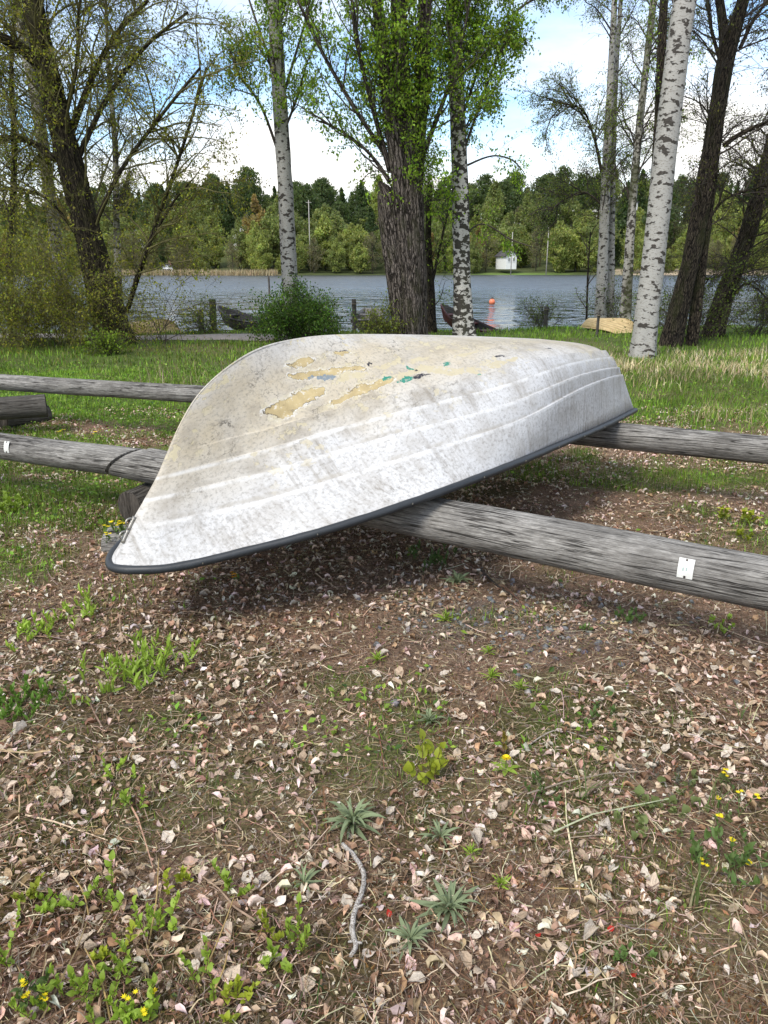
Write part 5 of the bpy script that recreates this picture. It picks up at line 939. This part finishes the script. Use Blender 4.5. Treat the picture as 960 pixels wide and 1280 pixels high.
for (u, v, d, lb) in ((557, 777, .12, 'bright green star-shaped sprout in the middle of the bare pebbly patch'), (588, 1072, .075, 'bright green feathery sprout above the dandelion-side rosettes, left of its taller twin'), (626, 1110, .075, 'upright bright green feathery sprout right of a similar one'), (614, 850, .11, 'light green spiky sprout, left one of the pair below the pebbly patch'), (651, 862, .085, 'small light green spiky sprout, right one of the pair below the pebbly patch'), (471, 828, .11, 'spreading dark green sprout in the litter below the shaded ground'), (610, 818, .09, 'small yellow-green sprout just below the pebbly patch at right')):
    rosette(u, v, d, 22, lb, SPI, 'spiky_sprout', 1.0)
def sprig(u, v, stems, h, label, leafm, stemm=STEM, L=.022, w=.009, per=9, name='leafy_sprout', spread=.35, flowers=None, part_leaves=False, cat='plant', jitter=.02, droop=.0, head=.008):
    p = gp(u, v); t = thing(name, label, cat, p); S = np.stack([rng.normal(0, jitter, stems), rng.normal(0, jitter, stems), np.full(stems, -.005)], -1); D = np.stack([rng.normal(0, spread, stems), rng.normal(0, spread, stems), np.ones(stems)], -1); P = grow(S, D, h*rng.uniform(.6, 1.1, stems), 7, droop, .10); V, q, _, tc = tubes(P, np.full((stems, 1), .0016)*np.linspace(1, .5, 7)[None], 5); Acc().add(V, q).obj('stems', stemm, t)
    me = blade_leaf(1, w/L, .15, .62, 5, .25, mat=leafm); vv = np.array([x.co[:] for x in me.vertices]); qq = np.array([list(f.vertices) for f in me.polygons]); acc = Acc()
    for i in range(stems):
        for j in range(per):
            tt = .25+.75*(j+.5)/per; a = tt*5.99; k0 = int(a); b = P[i, k0]*(1-a+k0)+P[i, min(k0+1, 6)]*(a-k0); R = Matrix.Rotation(j*2.4+i, 3, 'Z') @ Matrix.Rotation(.35+.7*tt+rng.normal(0, .25), 3, 'X') @ Matrix.Rotation(rng.normal(0, .4), 3, 'Y'); s = L*rng.uniform(.6, 1.3)
            if part_leaves: o = link('leaf', me, t, tuple(b), R.to_euler()); o.scale = (s,)*3
            else: acc.add(vv @ np.array(R).T*s+b, qq)
    if not part_leaves: acc.obj('leaves', leafm, t)
    if flowers:
        fm, which = flowers
        for i in range(min(which, stems)):
            f = Acc(); c = P[i, -1]+np.array([0, 0, .004]); m = 7
            for _ in range(3):
                o = c+rng.normal(0, head*.7, 3)*np.array([1, 1, .4]); th = np.arange(m)/m*2*PI+rng.uniform(0, 1); ring = o+np.stack([np.cos(th)*head, np.sin(th)*head, np.full(m, .003)], -1); ring2 = o+np.stack([np.cos(th+.45)*head*.45, np.sin(th+.45)*head*.45, np.full(m, .0015)], -1); v = np.concatenate([ring, ring2, [o]]); f.add(v, t=[[j, m+j, 2*m] for j in range(m)]+[[m+(j-1) % m, j, 2*m] for j in range(m)])
            f.obj('flower_head', fm, t)
    return t
sprig(533, 975, 6, .17, 'yellow-green broad-leaved seedling left of the dandelion', YGL, RSTEM, .038, .0145, 6, 'tree_seedling', .35, part_leaves=True)
sprig(640, 940, 2, .07, 'few reddish-green seedling leaves above the dandelion', pm('olive_red_leaf', (.17, .13, .02)), RSTEM, .026, .010, 4, 'tree_seedling', .3, part_leaves=True)
# bottom left: shoots of a suckering shrub
shoots = [(46, 1118, 'pair of fresh green shoots at the left edge above the yellow flowers'), (78, 1128, 'short fresh green shoot right of the leftmost pair of shoots'), (112, 1130, 'pale green shoot with wide leaves over a grass stalk'), (142, 1120, 'tall shoot with pale broad leaves at the upper middle of the shoot patch'), (150, 1195, 'fresh green shoot over the thickest twigs of the shoot patch'), (92, 1240, 'dense green shoot left of the twigs in the shoot patch'), (126, 1262, 'green shoot low in the middle of the shoot patch'), (196, 1165, 'fresh green shoot near the dry leaf pile at the upper right of the shoot patch'), (235, 1102, 'single broad-leaved shoot standing apart above the shoot patch'), (288, 1112, 'upright green shoot in the litter right of the shoot patch'), (214, 1150, 'light green shoot with a leaning stalk beside it'), (265, 1240, 'green shoot beside the long tan stems'), (300, 1255, 'dark green shoot at the bottom right of the shoot patch'), (155, 1276, 'green shoot cut by the bottom edge of the picture'), (350, 1200, 'bushy bright green shoot left of the foot of the bent stick'), (372, 1180, 'slim bright green shoot closest to the bent stick'), (338, 1172, 'bright green shoot leaning left of the bent stick'), (60, 1262, 'small green shoot among the yellow flowers at bottom left'), (170, 1225, 'leafy shoot with red-brown stems in the shoot patch'), (30, 1200, 'small shoot above the yellow flowers at the left edge')]
for i, (u, v, lb) in enumerate(shoots): sprig(u, v+8, 3 if i % 3 else 4, .08+.02*(i % 4), lb, FRESHL if i % 4 else YGL, RSTEM, .021, .0066, 11, 'shrub_shoot', .5)
# long tan and brown stalks among them
for (u0, v0, u1, v1, h, lb) in ((238, 1252, 304, 1122, .10, 'long tan stalk leaning right beside the shoot patch'), (140, 1285, 104, 1190, .08, 'yellow-brown stalk leaning left in the shoot patch'), (182, 1200, 204, 1082, .12, 'pale grass stalk leaning right over the shoot patch'), (112, 1150, 88, 1098, .06, 'pale grass stalk leaning left over the shoot patch'), (262, 1250, 290, 1190, .05, 'short tan stalk beside the long leaning stalk')):
    a_ = gp(u0, v0); b_ = gp(u1, v1); b_ = b_*.85+a_*.15; b_[2] += h*.55; P = resample(np.array([a_, (a_+b_)/2+np.array([.01, 0, .012]), b_]), 12); t = thing('dry_stalk', lb, 'stalk', a_); V, q, T, tc = tubes(P[None]-a_, np.linspace(.0028, .0012, 12)[None], 6, cap=True); Acc().add(V, q, T, tc=tc).obj('stalk', YSTEM, t)
# flowering herbs
sprig(913, 1090, 16, .11, 'yellow-flowered dark green herb at the right edge, the largest flowering clump', DKL, STEM, .028, .006, 8, 'flowering_herb', .7, (YEL_F, 5), jitter=.05)
sprig(927, 1022, 3, .09, 'small yellow-flowered herb just above the largest flowering clump', DKL, STEM, .018, .005, 4, 'flowering_herb', .35, (YEL_F, 3)); sprig(912, 990, 2, .09, 'tiny yellow-flowered herb topmost of those at the right edge', DKL, STEM, .018, .005, 4, 'flowering_herb', .3, (YEL_F, 2))
sprig(38, 1245, 7, .07, 'yellow-flowered herb at the bottom left edge', DKL, STEM, .02, .006, 7, 'flowering_herb', .5, (YEL_F, 3)); sprig(186, 1268, 6, .075, 'yellow-flowered herb at the bottom in the shoot patch', FRESHL, STEM, .024, .008, 7, 'flowering_herb', .5, (YEL_F, 3))
sprig(147, 690, 8, .22, 'tall yellow-flowered herb in front of the log ends at the boat bow', DKL, STEM, .035, .008, 7, 'flowering_herb', .25, (YEL_F, 7), jitter=.04, head=.014); sprig(922, 655, 9, .10, 'yellow-green flowering clump on the ground between the rails at right', YGL, STEM, .03, .011, 8, 'flowering_herb', .5, (pm('lime_petal', (.50, .55, .03)), 9), jitter=.06, head=.016); sprig(926, 672, 5, .06, 'smaller yellow-green clump just below the larger one between the rails', YGL, STEM, .025, .01, 7, 'flowering_herb', .5, (YGL, 4), jitter=.05)
sprig(296, 728, 3, .06, 'orange-flowered herb in the shade below the boat bow', DKL, STEM, .02, .006, 5, 'flowering_herb', .4, (ORG_F, 2), head=.013); sprig(122, 548, 3, .10, 'small yellow flower in the grass between the left rails', DKL, STEM, .02, .006, 4, 'flowering_herb', .4, (YEL_F, 2), head=.014); sprig(75, 545, 3, .08, 'pale yellow flowers in the grass above the front left rail', DKL, STEM, .02, .006, 4, 'flowering_herb', .4, (YEL_F, 3), head=.014)
# dandelion
p = gp(632, 962); t = thing('dandelion', 'round yellow dandelion flower standing alone in the litter', 'dandelion', p); f = Acc()
for r, z, m, l in ((.0035, .009, 9, .012), (.0025, .013, 9, .010), (.001, .017, 8, .008)):
    for j in range(m): th = j/m*2*PI+z*90; c, s = math.cos(th), math.sin(th); f.add([[c*r-s*.002, s*r+c*.002, .040+z*.3], [c*r+s*.002, s*r-c*.002, .040+z*.3], [c*(r+l)+s*.0026, s*(r+l)-c*.0026, .040+z*.75], [c*(r+l)-s*.0026, s*(r+l)+c*.0026, .040+z*.75]], q=[[0, 1, 2, 3]])
f.obj('flower_head', YEL_F, t, False); V, q, T, tc = tubes(np.array([[[0, 0, -.005], [0, 0, .02], [0, 0, .043]]]), np.full((1, 3), .002), 6); Acc().add(V, q).obj('stem', STEM, t)
for i in range(7): o = link('leaf', SPI[0], t, (0, 0, .003), (Matrix.Rotation(i*.9+.2, 3, 'Z') @ Matrix.Rotation(.1, 3, 'X')).to_euler()); o.scale = (2.2, .9, .9)
# ground ivy, fern-like clumps, grass tufts
sprig(800, 1022, 14, .035, 'left half of the patch of round-leaved ground ivy at right', IVY, RSTEM, .024, .0125, 4, 'ground_ivy', .9, jitter=.05); sprig(855, 1000, 16, .04, 'right half of the patch of round-leaved ground ivy below the grey moss', IVY, RSTEM, .024, .0125, 4, 'ground_ivy', .9, jitter=.06)
sprig(805, 965, 26, .035, 'grey wiry moss tuft above the ground ivy', pm('grey_moss', (.12, .125, .095), .9, .1), plain('grey_moss_stem', (.11, .10, .08), .8), .014, .0016, 12, 'moss_tuft', .9, jitter=.06)
sprig(172, 850, 34, .15, 'largest bright green feathery clump in the litter left of centre', FRESHL, STEM, .045, .0045, 12, 'yarrow_clump', .6, jitter=.08); sprig(24, 888, 22, .09, 'dense green feathery clump at the left edge', pm('grass_green_leaf', (.085, .16, .02)), STEM, .03, .005, 11, 'yarrow_clump', .7, jitter=.06); sprig(45, 795, 18, .09, 'loose green feathery clump at left below the rail', FRESHL, STEM, .035, .005, 9, 'yarrow_clump', .7, jitter=.07); sprig(110, 770, 14, .10, 'small upright feathery clump below the boat bow at left', FRESHL, STEM, .035, .005, 9, 'yarrow_clump', .5, jitter=.05); sprig(12, 640, 20, .12, 'bright green leafy clump at the left edge below the front rail', FRESHL, STEM, .035, .012, 8, 'yarrow_clump', .5, jitter=.08); sprig(540, 705, 16, .10, 'dark green clump in the boat shade behind the front rail', DKL, STEM, .035, .006, 8, 'yarrow_clump', .5, jitter=.08); sprig(150, 968, 5, .06, 'small light green sprout in the litter at left', FRESHL, STEM, .02, .006, 7, 'leafy_sprout', .4); sprig(168, 1010, 5, .08, 'dark green sprout with narrow leaves above the shoot patch', FRESHL, STEM, .024, .006, 7, 'leafy_sprout', .4); sprig(785, 775, 9, .07, 'small dark green clump by the moss below the front rail at right', DKL, STEM, .025, .006, 8, 'leafy_sprout', .6, jitter=.04); sprig(745, 898, 8, .06, 'small green clump below the pale bare patch at right', DKL, STEM, .022, .005, 7, 'leafy_sprout', .6, jitter=.04); sprig(900, 785, 7, .06, 'small green sprout under the front rail at far right', FRESHL, STEM, .022, .006, 7, 'leafy_sprout', .5, jitter=.03); sprig(770, 1195, 6, .035, 'tiny green sprout beside a red leaf', DKL, STEM, .016, .006, 6, 'leafy_sprout', .6); sprig(672, 995, 9, .05, 'small green clump below the dandelion', DKL, STEM, .02, .004, 7, 'leafy_sprout', .6, jitter=.03); sprig(735, 790, 5, .05, 'tiny green sprout in the pebbly patch at right', DKL, STEM, .018, .005, 6, 'leafy_sprout', .6)
def tuft(u, v, n, h, w, cols, label, lean=.5, spread=.015):
    p = gp(u, v); t = thing('grass_tuft', label, 'grass tuft', p)
    for c, nm in ((cols[0], 'green_blades'), (cols[1], 'dry_blades')):
        m = n if nm == 'green_blades' else max(2, n//2); V, tr, col = blades(0, 0, 0, h*.6, h*1.2, w, [c], 1, lambda x, y: np.ones(len(x)), lean, 6, pts=(p[0]+rng.normal(0, spread, m), p[1]+rng.normal(0, spread, m))); Acc().add(V-p, t=tr, col=col).obj(nm, GRASSM if nm == 'green_blades' else DRYM, t, False)
GT = ((.12, .17, .05), (.42, .35, .21))
tuft(727, 1000, 6, .16, .006, GT, 'grass tuft with a long pale blade arching right, left of the grey moss', .7); tuft(872, 1140, 5, .15, .009, GT, 'upright broad grass tuft left of the largest flowering clump', .2); tuft(893, 1010, 9, .11, .004, GT, 'dry-based grass tuft right of the ground ivy', .5); tuft(835, 905, 10, .09, .003, GT, 'thin wispy grass tuft above the grey moss', .8, .04); tuft(390, 1255, 8, .13, .005, ((.06, .12, .03), (.3, .25, .15)), 'dark green grass tuft at the bottom below the foot of the bent stick', .4, .03); tuft(268, 985, 5, .09, .003, GT, 'thin grass tuft in the litter left of the largest rosette', .5); tuft(930, 900, 8, .10, .004, GT, 'grass tuft at the right edge below the front rail', .6)
# bent stick
pts = [(428, 1062), (440, 1074), (450, 1088), (455, 1104), (452, 1124), (445, 1142), (441, 1160), (441, 1176), (445, 1190), (438, 1204)]
P = np.array([gp(u, v) for u, v in pts]); P[:, 2] += .020; o0 = P[4].copy(); Q_ = resample(P, 60); t = thing('bent_stick', 'pale grey bent stick lying on the litter below the largest rosette', 'stick', o0)
def mat_stick():
    m = NT('lichen_grey_bark', .85); tc = m.attr('tc').outputs['Vector']; f = m.noise(tc, 260, 4); m.set('Base Color', m.mix(m.ramp(f, [(.38, 0), (.62, 1)]), (.15, .125, .10), (.50, .47, .43))); m.bump(f, .7, .003); return m.m
STICK = mat_stick(); rr = np.interp(np.arange(60), [0, 8, 30, 50, 59], [.0052, .0066, .0064, .0068, .0045]); V, q, T, tc = tubes(Q_[None]-o0, rr[None], 12, cap=True, disp=lambda th, L, R: 1+.10*np.sin(L*150+th)+.08*np.sin(L*61)*np.sin(th*2)); Acc().add(V, q, T, tc=tc).obj('stick', STICK, t)
for i, d in ((38, (.02, .004, .008)), (53, (.016, -.006, .006)), (52, (-.016, -.008, .004))): b = np.array([Q_[i], Q_[i]+np.array(d)*.5, Q_[i]+np.array(d)])-o0; V, q, T, tc = tubes(b[None], np.array([[.0045, .0035, .0022]]), 8, cap=True); Acc().add(V, q, T, tc=tc).obj('twig_stub', STICK, t)
# other twigs
for (l, r, mt, lb) in (([(0, 790), (35, 775), (72, 758)], .004, TWIG, 'dark twig on the litter at the left edge below the rail'), ([(326, 965), (360, 942), (398, 918)], .0025, YSTEM, 'long straight pale twig left of the yellow-green seedling'), ([(600, 715), (625, 738), (648, 752)], .007, TWIG, 'short black stick in the shade below the front log rail'), ([(652, 942), (680, 922), (700, 916), (745, 930)], .0028, plain('grey_twig', (.33, .29, .25), .8), 'pale bent twig below the small bare patch right of the dandelion'), ([(586, 1085), (600, 1130), (640, 1170), (655, 1190)], .0018, YSTEM, 'thin straw stem curving down from the feathery sprouts'), ([(450, 1280), (468, 1255), (488, 1230)], .0025, YSTEM, 'thin tan twig at the bottom right of the foot of the bent stick'), ([(690, 1114), (715, 1115), (735, 1116)], .0024, YSTEM, 'short straight pale twig in the brown moss at lower right'), ([(900, 1095), (925, 1105), (960, 1128)], .003, TWIG, 'dark twig running off the right edge below the yellow flowers')):
    P = np.array([gp(u, v) for u, v in l]); P[:, 2] += r+.008; Q_ = resample(P, 20); t = thing('fallen_twig', lb, 'twig', P[0]); V, q, T, tc = tubes(Q_[None]-P[0], np.linspace(r, r*.6, 20)[None], 6, cap=True); Acc().add(V, q, T, tc=tc).obj('twig', mt, t)
RL = mesh_np('red_leaf', DRY[5][0], DRY[5][1], mats=[RED_F])
for u, v, lb in ((763, 1166, 'bright red leaf upright in the litter at lower right'), (673, 1174, 'narrow bright red leaf left of the other red leaf'), (486, 1146, 'orange-red leaf right of the bent stick'), (792, 1224, 'small dull red leaf lowest of the red leaves')):
    p = gp(u, v); o = link('red_leaf', RL, None, (p[0], p[1], p[2]+.012)); o.rotation_euler = (.6, .2, rng.uniform(0, 6)); o.scale = (.02,)*3; tag(o, lb, 'leaf')
